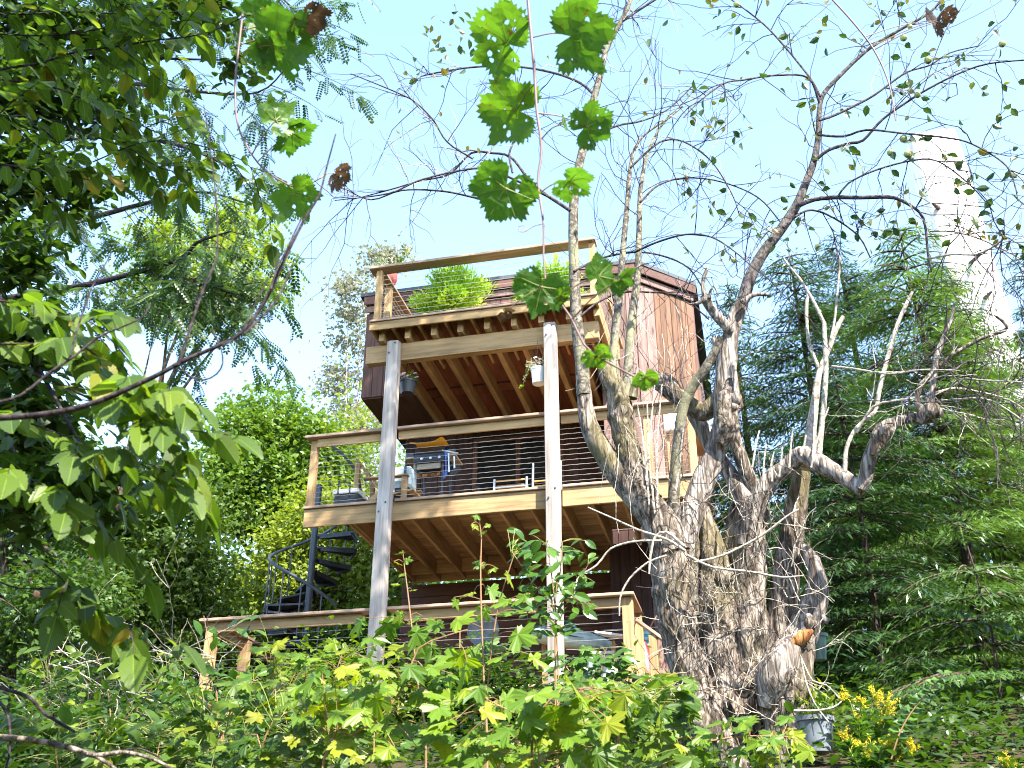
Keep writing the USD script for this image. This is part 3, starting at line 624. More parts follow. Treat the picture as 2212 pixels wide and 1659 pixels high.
T.part('handle', tube([(xc - 0.09, 13.38, z0 + 0.24), (xc - 0.09, 13.37, z0 + 0.46), (xc + 0.09, 13.37, z0 + 0.46), (xc + 0.09, 13.38, z0 + 0.24)], 0.011, 8), 'black_plastic', smooth=40)
# wooden chair beside the left post
T = Thing('wooden_chair', 'tan wooden slatted deck chair leaning back behind the left post', 'chair', loc=(-5.2, 14.0, ZM))
cx, cyy = PY(800, 1040, 14.0)[0], 14.0
for k in range(5):
    yk = cyy - 0.25 + 0.12 * k; h = 0.05 * (1 - ((k - 2) / 2.0) ** 2)
    T.part('back_slat', bar((cx + 0.28, yk, ZM + 0.36), (cx - 0.14 - h, yk, ZM + 0.98 + h), 0.10, 0.022), 'cedar_x')
    T.part('seat_slat', bar((cx + 0.26, yk, ZM + 0.33), (cx + 0.80, yk, ZM + 0.40), 0.105, 0.022), 'cedar_x')
for yk in (cyy - 0.33, cyy + 0.33):
    T.part('armrest', box((cx + 0.02, yk - 0.05, ZM + 0.60), (cx + 0.72, yk + 0.05, ZM + 0.625)), 'cedar_x')
    T.part('leg', box((cx + 0.62, yk - 0.03, ZM), (cx + 0.70, yk + 0.03, ZM + 0.597)), 'cedar_z'); T.part('leg', bar((cx - 0.12, yk, ZM), (cx + 0.34, yk, ZM + 0.42), 0.04, 0.09), 'cedar_x')
    T.part('back_post', box((cx - 0.12, yk - 0.03, ZM), (cx - 0.05, yk + 0.03, ZM + 0.90)), 'cedar_z')
# grill cart
gY = 14.2
T = Thing('barbecue_grill', 'black barbecue grill cart with side shelves behind the cables of the middle deck', 'grill', loc=(-4.4, gY, ZM))
a = R2(877, 960, 980, 978, gY); zg = a[1]; xa, xb = a[0], a[2]
T.part('firebox', box((xa + 0.14, gY, zg - 0.13), (xb - 0.14, gY + 0.5, zg + 0.04), 0.02), 'black_metal')
lidc = np.array([(xa + xb) / 2, gY + 0.25, zg + 0.03]); th = np.linspace(0, math.pi, 9)
prof = np.c_[np.cos(th) * 0.25, np.sin(th) * 0.20]
v = np.array([(x, lidc[1] + p0, lidc[2] + p1) for x in (xa + 0.15, xb - 0.15) for p0, p1 in prof]); k = np.arange(8)
T.part('lid', (v, np.vstack([np.stack([k, k + 1, k + 10], -1), np.stack([k, k + 10, k + 9], -1), np.stack([0 * k[1:], k[1:] + 1, k[1:]], -1), np.stack([0 * k[1:] + 9, k[1:] + 9, k[1:] + 10], -1)])), 'black_metal')
for xx in ((xa - 0.02, xa + 0.13), (xb - 0.13, xb + 0.02)):
    T.part('side_shelf', box((xx[0], gY + 0.02, zg - 0.02), (xx[1], gY + 0.46, zg + 0.008)), 'beige'); T.part('shelf_bracket', box((xx[0] + 0.01, gY + 0.05, zg + 0.012), (xx[1] - 0.01, gY + 0.09, zg + 0.09)), 'grey_metal')
T.part('control_panel', box((xa + 0.14, gY - 0.03, zg - 0.12), (xb - 0.14, gY - 0.003, zg - 0.02)), 'black_metal')
for k in range(3): T.part('knob', tube([(xa + 0.28 + 0.14 * k, gY - 0.055, zg - 0.07), (xa + 0.28 + 0.14 * k, gY - 0.031, zg - 0.07)], 0.022, 12), 'alu')
b_ = R2(893, 990, 950, 1009, gY); T.part('back_panel', box((b_[0], gY + 0.02, b_[1]), (b_[2], gY + 0.05, b_[3]), 0.01), 'beige')
for xx in (xa + 0.16, xb - 0.19):
    for yy in (gY + 0.02, gY + 0.45): T.part('leg', box((xx, yy, ZM + 0.0), (xx + 0.03, yy + 0.03, zg - 0.13)), 'grey_metal')
T.part('bottom_shelf', box((xa + 0.14, gY, ZM + 0.12), (xb - 0.14, gY + 0.5, ZM + 0.145)), 'black_metal')
T.part('gas_bottle', lathe(((xa + xb) / 2, gY + 0.25, ZM + 0.147), [(0.02, 0), (0.14, 0.01), (0.15, 0.06), (0.15, 0.22), (0.10, 0.28), (0.03, 0.30), (0.03, 0.33), (0.002, 0.33)], 18), 'grey_metal', smooth=40)
T.part('front_bar', box((xa + 0.15, gY - 0.02, zg - 0.36), (xb - 0.2, gY + 0.0, zg - 0.31)), 'rot')
# orange cloth lying over its lid
gq = np.linspace(-1, 1, 13); U, Vv = np.meshgrid(gq, gq); q = R2(886, 944, 950, 970, gY - 0.1)
cw = (q[2] - q[0]) / 2; xm = (q[0] + q[2]) / 2
zz = zg + 0.245 + 0.055 * U**2 - 0.11 * np.abs(Vv) ** 2.5 + 0.02 * (meshkit.fbm(np.stack([U * 1.5, Vv * 1.5, 0 * U], -1), 3, 4) - 0.5) + 0.015 * U
v = np.stack([xm + U * cw, gY + 0.2 + Vv * 0.33, zz], -1).reshape(-1, 3); i, j = np.meshgrid(np.arange(12), np.arange(12), indexing='ij'); a = (i * 13 + j).ravel()
single('orange_cloth', (v, np.vstack([np.stack([a, a + 1, a + 14], -1), np.stack([a, a + 14, a + 13], -1)])), 'orange', 'bright orange cloth draped over the lid of the barbecue', 'cloth', smooth=True)
# grill tools hanging at the right of the cart
T = Thing('grill_tools', 'blue handled tools hanging in a bundle at the right of the grill', 'tools', loc=(-4.0, gY, ZM))
for k, (px, y0, y1, mm) in enumerate(((963, 976, 1028, 'blue_tool'), (969, 980, 1020, 'alu'), (981, 986, 1012, 'alu'), (959, 1020, 1034, 'blue_tool'))):
    a, b = PY(px, y0, gY - 0.06), PY(px + 1, y1, gY - 0.06)
    T.part('tool_handle', tube([a, (a + b) / 2, b], [0.018, 0.012, 0.02], 8), mm, smooth=True)
a, b = PY(955, 973, gY - 0.06), PY(990, 979, gY - 0.06); T.part('hook_rail', tube([a, b], 0.014, 8), 'alu', smooth=True)
a = R2(976, 1012, 994, 1026, gY - 0.06); T.part('scraper', bar((a[0], gY - 0.08, a[1]), (a[2], gY - 0.08, a[3]), 0.02, 0.09), 'black_plastic')
# pale blue tub behind the left post
a = R2(850, 1008, 887, 1036, 13.75)
T = Thing('storage_tub', 'pale blue plastic tub left of the grill on the middle deck', 'tub', loc=(a[0], 13.75, ZM))
T.part('body', box((a[0], 13.75, a[1] - 0.10), (a[2], 14.05, a[3]), 0.03), 'blue_plastic'); T.part('band', box((a[0] + 0.17, 13.742, a[1] - 0.09), (a[0] + 0.21, 13.749, a[3] - 0.01), 0.002), 'grey_metal')
T.part('stand', box((a[0] + 0.02, 13.78, ZM), (a[2] - 0.02, 14.02, a[1] - 0.102), 0.01), 'black_plastic')
# two folding chairs of aluminium with tan seats
for n, (px0, px1, lab) in enumerate(((1066, 1136, 'aluminium folding chair with tan seat left of the right post on the middle deck'), (1150, 1210, 'second aluminium folding chair with tan seat half hidden by the right post'))):
    Yc = 13.75 + 0.12 * n; a, b = PY(px0, 1050, Yc)[0], PY(px1, 1050, Yc)[0]
    T = Thing('folding_chair', lab, 'chair', loc=(a, Yc, ZM))
    for xx in (a, b):
        T.part('leg', bar((xx, Yc, ZM), (xx + 0.01, Yc + 0.02, ZM + (0.47 if n == 0 else 0.72)), 0.03, 0.03, up=(0, 1, 0)), 'alu'); T.part('leg', bar((xx, Yc + 0.44, ZM), (xx, Yc + 0.02, ZM + 0.44), 0.025, 0.025, up=(1, 0, 0)), 'alu')
    T.part('seat', box((a + 0.03, Yc + 0.05, ZM + 0.36), (b - 0.03, Yc + 0.45, ZM + 0.385)), 'seat_orange'); T.part('back', box((a + 0.03, Yc + 0.02, ZM + 0.14), (b - 0.03, Yc + 0.04, ZM + 0.30)), 'seat_orange')
    T.part('crossbar', box((a + 0.015, Yc + 0.0, ZM + 0.32), (b - 0.015, Yc + 0.025, ZM + 0.35)), 'alu'); T.part('crossbar', box((a + 0.015, Yc - 0.005, ZM + 0.42), (b - 0.015, Yc + 0.02, ZM + 0.44)), 'seat_orange')
# dark slatted bench against the wall
bx0, bx1, Yb = PY(1075, 1000, 15.6)[0], PY(1290, 1000, 15.6)[0], 15.6
T = Thing('slatted_bench', 'dark bench with upright back slats against the porch wall', 'bench', loc=(bx0, Yb, ZM))
for k in range(16):
    x = bx0 + 0.04 + (bx1 - bx0 - 0.12) * k / 15
    T.part('back_slat', box((x, Yb + 0.45, ZM + 0.45), (x + 0.045, Yb + 0.47, ZM + 0.98)), 'grey_metal')
T.part('top_rail', box((bx0, Yb + 0.44, ZM + 0.985), (bx1, Yb + 0.48, ZM + 1.05)), 'grey_metal'); T.part('seat', box((bx0, Yb, ZM + 0.40), (bx1, Yb + 0.44, ZM + 0.44)), 'grey_metal')
for x in (bx0 + 0.02, bx1 - 0.07):
    for yy in (Yb + 0.02, Yb + 0.42): T.part('leg', box((x, yy, ZM), (x + 0.05, yy + 0.05, ZM + 0.398)), 'black_metal')
# white board leaning at the right end of the middle deck
a = R2(1432, 893, 1472, 926, 14.3); T = Thing('white_box', 'white boxy planter on legs at the right end of the middle deck', 'planter', loc=(a[0], 14.3, ZM))
T.part('body', box((a[0], 14.3, a[1]), (a[2], 14.55, a[3]), 0.02), 'white_plastic')
for xx in (a[0] + 0.02, a[2] - 0.06): T.part('leg', box((xx, 14.40, ZM), (xx + 0.04, 14.44, a[1] - 0.002)), 'cedar_z')

# hanging pots under the upper deck
def pot_shape(c, rt, rb, h, t=0.008):
    return lathe(c, [(0.001, 0), (rb, 0), (rb + (rt - rb) * 0.9, h * 0.86), (rt + 0.006, h * 0.87), (rt + 0.008, h), (rt - t, h), (rt - t, h * 0.85), (rt - t - 0.01, h * 0.82), (0.001, h * 0.82)], 24)
def hanging_pot(name, label, cat, px, py, Y, rt, rb, h, ztop, material, flowers, leaf, seed, lean=(0, 0)):
    c = PY(px, py, Y); c[2] -= h / 2; g = rnd(seed)
    T = Thing(name, label, cat, loc=c); T.part('pot', pot_shape(c, rt, rb, h), material, smooth=35)
    top = c + (0, 0, h)
    for k in range(3):
        an = k * 2.09 + 0.5; T.part('hanger', tube([top + (rt * math.cos(an), rt * math.sin(an), 0), (c[0], c[1], ztop - 0.05)], 0.003, 5), 'black_metal')
    T.part('hook', tube([(c[0], c[1], ztop - 0.06), (c[0], c[1], ztop)], 0.005, 6), 'black_metal')
    n = 120; th = g.uniform(0, 6.28, n); rr = np.sqrt(g.uniform(0, 1, n)) * rt * 1.15
    pos = top + np.stack([rr * np.cos(th) + lean[0] * g.uniform(0, 1, n), rr * np.sin(th), g.uniform(-0.02, 0.13, n) + lean[1] * g.uniform(0, 1, n)], -1)
    T.part('foliage', crowd('ellipse', pos, randdir(g, n) + (0, 0, 0.3), randdir(g, n) + (0, 0, 0.8), g.uniform(0.03, 0.055, n)), leaf)
    for k in range(flowers):
        an = g.uniform(0, 6.28); r_ = rt * g.uniform(0.5, 1.25); fc = top + (r_ * math.cos(an), r_ * math.sin(an), g.uniform(0.02, 0.13))
        a5 = np.arange(5) * 1.2566; al = np.stack([np.cos(a5), np.sin(a5) * 0.6 - 0.3, 0.3 + np.sin(a5) * 0.6], -1)
        T.part('flower', crowd('ellipse', np.repeat(fc[None], 5, 0), al, np.tile((0.2, -0.8, 0.5), (5, 1)), np.full(5, 0.034), np.full(5, 0.06)), 'pink')
    return T, top
hanging_pot('hanging_basket', 'black hanging pot of pink flowers beside the left post', 'flower pot', 881, 838, 13.25, 0.135, 0.09, 0.19, 7.85, 'black_plastic', 16, 'wood_b', 5)
T, top = hanging_pot('hanging_basket', 'white hanging pot with trailing plant beside the right post', 'flower pot', 1163, 813, 13.05, 0.105, 0.085, 0.24, 7.85, 'white_plastic', 3, 'white_flower', 6, lean=(-0.05, 0))
g = rnd(66)
for k in range(4):
    e = top + (-0.16 - 0.03 * k, -0.02 + 0.02 * k, 0.12 - 0.12 * k); pts = spline([top + (-0.05, 0, 0.0), top + (-0.10, 0, 0.08), e], 0.03)
    T.part('trailing_stem', tube(pts, 0.004, 5), 'green_stem'); n = 22; ps = pts[g.integers(0, len(pts), n)] + g.normal(0, 0.015, (n, 3))
    T.part('foliage', crowd('ellipse', ps, randdir(g, n), randdir(g, n), g.uniform(0.025, 0.05, n)), 'fern' if k % 2 else 'white_flower')

# feathery bushes in pots on the upper deck
def bush(name, label, px, py, rpx, hpx, Y, n, seed, spikes=()):
    b = PY(px, py, Y); s = msize(b); b[2] = 8.162; R_, Hh = rpx * s, hpx * s / math.cos(PITCH) * 1.02; g = rnd(seed)
    T = Thing(name, label, 'potted bush', loc=b); T.part('pot', pot_shape(b, 0.19, 0.14, 0.26), 'black_plastic', smooth=35)
    t0 = b + (0, 0, 0.2)
    for k in range(40):
        an, up = g.uniform(0, 6.28), g.uniform(0.15, 1.0); r_ = R_ * math.sqrt(max(0.02, 1 - (up * 0.92) ** 2)) * g.uniform(0.65, 1.0)
        e = b + (r_ * math.cos(an), r_ * math.sin(an) * 0.7, 0.12 + up * (Hh - 0.12) * g.uniform(0.85, 1.03))
        pts = spline([t0, t0 * 0.5 + e * 0.5 + (0, 0, 0.12), e], 0.05); T.part('stem', tube(pts, np.linspace(0.006, 0.002, len(pts)), 5), 'green_stem')
        m_ = n // 40; u = g.uniform(0.15, 1.0, m_); ps = pts[(u * (len(pts) - 1)).astype(int)] + g.normal(0, 0.055, (m_, 3))
        al = unit(ps - t0) + g.normal(0, 0.55, (m_, 3)) + (0, 0, 0.25)
        T.part('foliage', crowd('needle', ps, al, randdir(g, m_), g.uniform(0.06, 0.12, m_), g.uniform(0.07, 0.12, m_)), 'fern')
    for dx, hh in spikes:
        e0, e1 = b + (dx, 0, Hh * 0.4), b + (dx * 1.15, 0, hh); m_ = 420; u = g.uniform(0, 1, m_); ps = e0 + (e1 - e0) * u[:, None] + g.normal(0, 1, (m_, 3)) * (0.07 * (1.1 - u))[:, None]
        T.part('foliage', crowd('needle', ps, g.normal(0, 0.6, (m_, 3)) + (0, 0, 0.7), randdir(g, m_), g.uniform(0.04, 0.09, m_), g.uniform(0.04, 0.07, m_)), 'fern')
bush('feathery_bush', 'round bright yellow-green feathery bush at the middle of the upper deck', 975, 700, 108, 132, 13.3, 13000, 11)
bush('feathery_bush', 'taller spiky feathery bush near the right end of the upper deck', 1190, 672, 92, 110, 13.35, 9500, 12, spikes=((-0.38, 0.85), (-0.16, 1.02), (0.08, 1.12), (0.26, 0.98)))
# red pot with a pale leafy plant hung inside the left corner of the upper railing
c = PY(842, 606, 13.3); c[2] -= 0.11; g = rnd(21)
T = Thing('red_planter', 'red round planter with pale flowering plant at the left corner of the upper railing', 'planter', loc=c)
T.part('pot', lathe(c, [(0.001, -0.01), (0.05, 0), (0.105, 0.07), (0.12, 0.15), (0.115, 0.22), (0.10, 0.23), (0.095, 0.20), (0.001, 0.19)], 22), 'red_pot', smooth=40)
T.part('stand', box((c[0] - 0.05, c[1] - 0.05, 8.162), (c[0] + 0.05, c[1] + 0.05, c[2] - 0.022)), 'cedar_z')
for k in range(16):
    e = c + (g.uniform(-0.42, 0.42), g.uniform(-0.2, 0.3), g.uniform(0.45, 0.80)); pts = spline([c + (0, 0, 0.20), c * 0.5 + e * 0.5 + (0, 0, 0.1), e], 0.04)
    T.part('stem', tube(pts, 0.004, 5), 'green_stem'); n = 34; ps = pts[g.integers(2, len(pts), n)] + g.normal(0, 0.035, (n, 3))
    T.part('foliage', crowd('ellipse', ps, randdir(g, n), randdir(g, n), g.uniform(0.04, 0.075, n)), 'white_flower' if k % 3 else 'wood_b')

# things on the lower deck
T = Thing('kayak', 'upturned grey-teal kayak behind the cables of the lower deck', 'kayak', loc=(-2.2, 14.2, ZL))
a, b = PY(1205, 1360, 14.2), PY(1334, 1382, 14.2)
n = 18; t = np.linspace(-0.9, 1, n); prof = np.maximum(0.012, 0.20 * (1 - np.abs(t) ** 2.4)); pts = np.stack([a[0] - 0.5 + (b[0] - a[0] + 0.5) * (t + 0.9) / 1.9, 14.2 + 0.25 * t, a[2] - 0.04 + (b[2] - a[2]) * (t + 0.9) / 1.9], -1)
v, f = tube(pts, prof, 14); v[:, 2] = (v[:, 2] - np.interp(v[:, 0], pts[:, 0], pts[:, 2])) * 0.7 + np.interp(v[:, 0], pts[:, 0], pts[:, 2])
T.part('hull', (v, f), 'kayak', smooth=50); T.part('gunwale', tube(pts + np.stack([0 * t, -prof * 1.0, 0 * t], -1), 0.014, 6), 'black_plastic')
for q in (4, 13): T.part('rack', box((pts[q][0] - 0.03, 14.15, ZL), (pts[q][0] + 0.03, 14.4, pts[q][2] - prof[q] * 0.68)), 'cedar_z')
g = rnd(31); cc = PY(1234, 1353, 14.15); U, Vv = np.meshgrid(np.linspace(-1, 1, 9), np.linspace(-1, 1, 9))
v = np.stack([cc[0] + 0.09 * U, 14.15 + 0.10 * Vv, cc[2] + 0.03 - 0.05 * U + 0.05 * meshkit.fbm(np.stack([U * 2, Vv * 2, 0 * U], -1), 3, 2) - 0.06 * (U**2 + Vv**2) * 0.6], -1).reshape(-1, 3)
i, j = np.meshgrid(np.arange(8), np.arange(8), indexing='ij'); a_ = (i * 9 + j).ravel()
single('teal_cloth', (v, np.vstack([np.stack([a_, a_ + 1, a_ + 10], -1), np.stack([a_, a_ + 10, a_ + 9], -1)])), 'teal', 'small teal cloth crumpled on top of the kayak', 'cloth', smooth=True)
a = R2(1294, 1364, 1350, 1386, 13.9); T = Thing('white_board', 'long white board leaning under the end of the kayak', 'board', loc=(a[0], 13.9, a[1]))
T.part('plank', bar((a[0], 13.9, a[3] - 0.03), (a[2] + 0.05, 13.75, a[1] + 0.02), 0.26, 0.03), 'white_plastic'); T.part('edge_strip', bar((a[0], 13.78, a[3] - 0.055), (a[2] + 0.05, 13.63, a[1] - 0.005), 0.02, 0.03), 'beige')
T.part('prop', box(((a[0] + a[2]) / 2, 13.8, ZL), ((a[0] + a[2]) / 2 + 0.05, 13.86, a[1] + 0.0)), 'cedar_z')
a = R2(1268, 1415, 1328, 1472, 13.7); T = Thing('storage_bin', 'pale blue plastic bin on the lower deck beside the corner post', 'bin', loc=(a[0], 13.7, ZL))
T.part('body', box((a[0], 13.7, ZL), (a[2], 14.1, a[3]), 0.03), 'blue_plastic'); T.part('lid', box((a[0] - 0.015, 13.685, a[3] + 0.003), (a[2] + 0.015, 14.115, a[3] + 0.04), 0.01), 'blue_plastic')
cR = PY(1392, 1440, 14.35)
T = Thing('red_canoe', 'red canoe stood on end behind the corner post of the lower deck', 'canoe', loc=(cR[0], 14.35, ZL))
t = np.linspace(-1, 1, 16); hh = np.maximum(0.01, 0.19 * (1 - np.abs(t) ** 2.2)); v, f = tube(np.stack([0 * t + cR[0], 0 * t + 14.35, 2.2 + (t + 1) * 0.69], -1), hh, 14); T.part('hull', (v, f), 'red', smooth=50)
T.part('gunwale', tube(np.stack([cR[0] - hh, 0 * t + 14.36, 2.2 + (t + 1) * 0.69], -1), 0.012, 6), 'cedar_z')
a = R2(1383, 1358, 1407, 1394, 14.6); T = Thing('striped_towel', 'teal and pale striped towel hanging above the red canoe', 'towel', loc=(a[0], 14.6, a[1]))
for k in range(6):
    z = a[1] + (a[3] - a[1]) * k / 6; T.part('stripe', box((a[0], 14.6 + 0.004 * (k % 2), z), (a[2], 14.62 + 0.004 * (k % 2), z + (a[3] - a[1]) / 6 - 0.001), 0.002), 'teal' if k % 2 else 'blue_plastic')
T.part('line', tube([(a[0] - 0.5, 14.615, a[3] + 0.012), (a[2] + 0.5, 14.615, a[3] + 0.012)], 0.006, 6), 'cable')
dc = PY(1046, 1364, 14.6); T = Thing('satellite_dish', 'round grey satellite dish standing on the lower deck', 'dish', loc=(dc[0], 14.6, ZL))
v, f = lathe((0, 0, 0), [(0.001, 0.0), (0.10, 0.01), (0.18, 0.035), (0.23, 0.07), (0.235, 0.065), (0.18, 0.02), (0.001, -0.012)], 26)
v = np.stack([v[:, 0], -v[:, 2], v[:, 1]], -1) + dc; T.part('dish', (v, f), 'grey_plastic', smooth=40)
T.part('mast', tube([dc + (0, 0.02, 0), (dc[0], 14.66, ZL)], 0.02, 8), 'grey_metal', smooth=True)

# ================================================================ the old apple tree between the camera and the house
AY = 6.9
A = Thing('apple_tree', 'old gnarled apple tree with broken limbs and bare twigs before the house', 'tree', loc=PY(1620, 1640, AY))
A_twig_sites = []
def trace(pts, Y=AY, bulge=0.0):
    """a limb drawn along its course: (x, y, thickness) of the photograph at its depth Y (or one depth per point)"""
    n = len(pts); ys = np.linspace(*Y, n) if isinstance(Y, tuple) else np.full(n, Y)
    P = np.array([PY(a, b, y) for (a, b, w), y in zip(pts, ys)]); W = np.array([w * msize(p) / 2 for (a, b, w), p in zip(pts, P)])
    return P, W
def limb(name, pts, Y=AY, sides=14, bump=0.0, material='apple_bark', seed=0, step=0.05, freq=9.0, ridge=0.3, label=None, wob=0.0):
    P, W = trace(pts, Y)
    if wob:
        g = rnd(seed + 900); P = P + g.normal(0, wob, P.shape) * np.r_[0, np.ones(len(P) - 2), 0][:, None]
    A.part(name, tube(P, W, int(sides * 1.6) if bump > 0.12 and sides > 12 else sides, 0.035 if bump > 0.12 else step, bump, freq * 1.7, seed, ridge), material, smooth=50 if sides > 8 else True, label=label); return spline(np.hstack([P, W[:, None]]), 0.05)
# the clump of old stems at its foot
limb('trunk', [(1590, 1690, 92), (1560, 1620, 86), (1520, 1540, 78), (1490, 1450, 76), (1465, 1350, 78), (1450, 1260, 80), (1446, 1180, 82)], (6.9, 6.8), 28, 0.42, seed=1, freq=16, ridge=0.22)
limb('trunk', [(1580, 1690, 110), (1570, 1600, 108), (1560, 1500, 100), (1552, 1400, 96), (1550, 1300, 84), (1545, 1220, 64), (1532, 1150, 40), (1526, 1095, 12)], (7.05, 7.05), 28, 0.45, seed=2, freq=16, ridge=0.22)
limb('trunk', [(1660, 1700, 105), (1650, 1600, 104), (1635, 1500, 92), (1622, 1400, 80), (1615, 1300, 74), (1618, 1200, 70), (1628, 1090, 52)], (7.1, 7.05), 28, 0.42, seed=3, freq=16, ridge=0.22)
limb('trunk', [(1700, 1700, 92), (1698, 1600, 92), (1700, 1500, 104), (1712, 1440, 98), (1735, 1385, 56), (1748, 1366, 26)], (6.85, 6.75), 26, 0.30, seed=4, freq=14, ridge=0.2)
limb('trunk', [(1672, 1560, 70), (1680, 1450, 62), (1690, 1330, 58), (1700, 1230, 58), (1712, 1150, 50), (1722, 1085, 44), (1733, 1020, 36)], (7.2, 7.1), 22, 0.3, seed=5, freq=14, ridge=0.2)
limb('trunk', [(1700, 1420, 74), (1735, 1360, 70), (1762, 1300, 52), (1766, 1250, 40), (1752, 1205, 30), (1730, 1178, 16)], (7.15, 7.1), 22, 0.34, 'bare_wood', seed=6, freq=14, ridge=0.25)
limb('trunk', [(1610, 1700, 120), (1608, 1560, 116), (1600, 1420, 104), (1596, 1300, 92), (1590, 1210, 76), (1590, 1130, 44), (1598, 1070, 14)], (7.22, 7.2), 24, 0.5, seed=71, freq=16, ridge=0.22)
limb('trunk', [(1505, 1690, 84), (1512, 1560, 80), (1510, 1430, 76), (1506, 1310, 72), (1500, 1210, 60), (1494, 1130, 36), (1490, 1080, 12)], (7.1, 7.1), 22, 0.5, seed=72, freq=16, ridge=0.22)
limb('stub', [(1762, 1325, 18), (1780, 1338, 16), (1790, 1342, 13)], 7.1, 10, 0.3, 'bare_wood', seed=7)
limb('split_face', [(1655, 1530, 30), (1668, 1480, 74), (1690, 1430, 82), (1716, 1390, 46), (1748, 1368, 16)], (6.72, 6.66), 20, 0.14, 'bare_wood', seed=8, freq=6, ridge=0.2, label='smooth grey split face of the broken trunk')
limb('rotten_top', [(1700, 1402, 14), (1722, 1386, 26), (1742, 1371, 24), (1756, 1362, 8)], 6.64, 12, 0.4, 'rot', seed=9, freq=14, label='red rotten wood at the broken top')
for k, (x, y, r_) in enumerate(((1690, 1552, 34), (1655, 1540, 24), (1590, 1660, 40), (1510, 1560, 30), (1560, 1250, 26), (1605, 1480, 28), (1470, 1420, 22), (1748, 1345, 20))):
    c = PY(x, y, 6.78); s = msize(c) * r_; g = rnd(40 + k); pts = c + np.array([(0, 0, -s), (0.1 * s, -0.15 * s, 0), (0, 0, s)])
    A.part('burl', tube(pts, [s * 0.2, s * 0.75, s * 0.15], 14, s * 0.25, 0.55, 18, 60 + k, 0.8), 'apple_bark', smooth=50)
# left limb and its tall stem
P1 = limb('limb', [(1452, 1200, 84), (1425, 1130, 78), (1385, 1075, 70), (1340, 1025, 60), (1302, 975, 48), (1272, 915, 38), (1262, 855, 32), (1256, 780, 28)], (6.8, 6.72), 18, 0.20, seed=11, freq=16, ridge=0.4)
P1 = limb('limb', [(1262, 855, 31), (1256, 780, 28), (1246, 700, 25), (1241, 600, 23), (1238, 500, 21), (1240, 430, 20), (1247, 375, 19), (1262, 310, 18), (1280, 225, 16), (1297, 160, 14), (1312, 100, 12), (1345, 40, 10), (1372, -25, 8)], (6.72, 6.6), 14, 0.08, 'stem_bark', seed=11, freq=12, ridge=0.6)
P2 = limb('limb', [(1400, 1085, 62), (1372, 1020, 52), (1352, 950, 50), (1342, 900, 54), (1332, 850, 46), (1312, 808, 34), (1298, 780, 20)], (6.75, 6.7), 20, 0.5, seed=12, freq=20, ridge=0.5)
P3 = limb('limb', [(1330, 850, 24), (1325, 780, 20), (1332, 695, 17), (1340, 615, 15), (1346, 540, 13), (1354, 450, 11), (1361, 367, 9), (1372, 320, 7), (1394, 290, 5), (1440, 258, 4)], (6.7, 6.9), 12, 0.10, 'stem_bark', seed=14)
P4 = limb('limb', [(1350, 880, 22), (1357, 800, 21), (1362, 724, 20), (1369, 660, 18), (1377, 600, 15), (1380, 520, 13), (1382, 440, 11), (1386, 390, 9), (1400, 330, 7), (1430, 270, 5), (1474, 230, 4)], (6.7, 7.0), 12, 0.10, 'stem_bark', seed=15)
limb('stub', [(1366, 860, 20), (1372, 835, 15), (1385, 810, 10)], 6.7, 10, 0.3, seed=16)
# smooth grey stem and the gnarled main stem
P5 = limb('limb', [(1500, 1330, 22), (1486, 1240, 32), (1467, 1160, 28), (1456, 1085, 25), (1459, 1010, 24), (1466, 944, 23), (1476, 879, 22), (1498, 832, 22), (1524, 796, 21), (1545, 758, 18), (1556, 728, 14)], (6.95, 6.62), 14, 0.06, 'stem_bark', seed=17)
P6 = limb('limb', [(1470, 1200, 60), (1490, 1120, 54), (1520, 1040, 50), (1546, 975, 46), (1563, 915, 46), (1566, 850, 46), (1570, 780, 42), (1577, 730, 36), (1590, 685, 32), (1606, 648, 28), (1618, 606, 25)], (6.85, 6.78), 18, 0.20, 'bare_wood', seed=18, freq=15, ridge=0.25)
P6 = limb('limb', [(1606, 648, 28), (1618, 606, 26), (1645, 552, 24), (1688, 494, 22), (1720, 445, 20), (1738, 402, 17), (1757, 352, 15), (1767, 300, 13), (1770, 238, 11), (1778, 205, 10), (1808, 170, 9), (1875, 107, 7.5), (1941, 66, 6.5), (2008, 27, 5.5), (2045, -15, 4.5)], (6.78, 6.7), 14, 0.06, 'dark_limb', seed=18, freq=15, ridge=0.5)
limb('burl', [(1556, 960, 20), (1566, 935, 44), (1572, 900, 52), (1578, 860, 46), (1580, 820, 20)], 6.73, 14, 0.55, seed=19, freq=22, ridge=0.6)
limb('loose_bark', [(1586, 790, 8), (1590, 830, 12), (1592, 868, 18), (1598, 872, 8)], 6.66, 9, 0.3, 'bare_wood', seed=20)
limb('limb', [(1578, 715, 26), (1566, 702, 22), (1546, 680, 21), (1528, 655, 20), (1518, 640, 17)], (6.75, 6.6), 12, 0.18, 'bare_wood', seed=21)
limb('stub', [(1522, 645, 14), (1508, 655, 8), (1488, 657, 3)], 6.6, 8, 0.1, 'bare_wood', seed=22); limb('stub', [(1522, 642, 13), (1518, 610, 9), (1524, 590, 9), (1529, 574, 4)], 6.6, 8, 0.1, 'bare_wood', seed=23)
limb('stub', [(1532, 645, 9), (1535, 628, 6), (1541, 618, 5), (1552, 636, 3)], 6.6, 8, 0, 'apple_bark', seed=24)
limb('stub', [(1606, 655, 16), (1618, 642, 11), (1634, 636, 9), (1662, 637, 6)], 6.7, 8, 0.1, 'apple_bark', seed=25)
limb('stub', [(1549, 760, 14), (1546, 742, 15), (1541, 730, 9)], 6.69, 9, 0.3, 'bare_wood', seed=26)
limb('limb', [(1555, 860, 34), (1520, 890, 40), (1470, 860, 34), (1442, 835, 46), (1424, 826, 40)], (6.85, 7.0), 16, 0.3, 'apple_bark', seed=27, freq=12, label='short sawn stump of a limb')
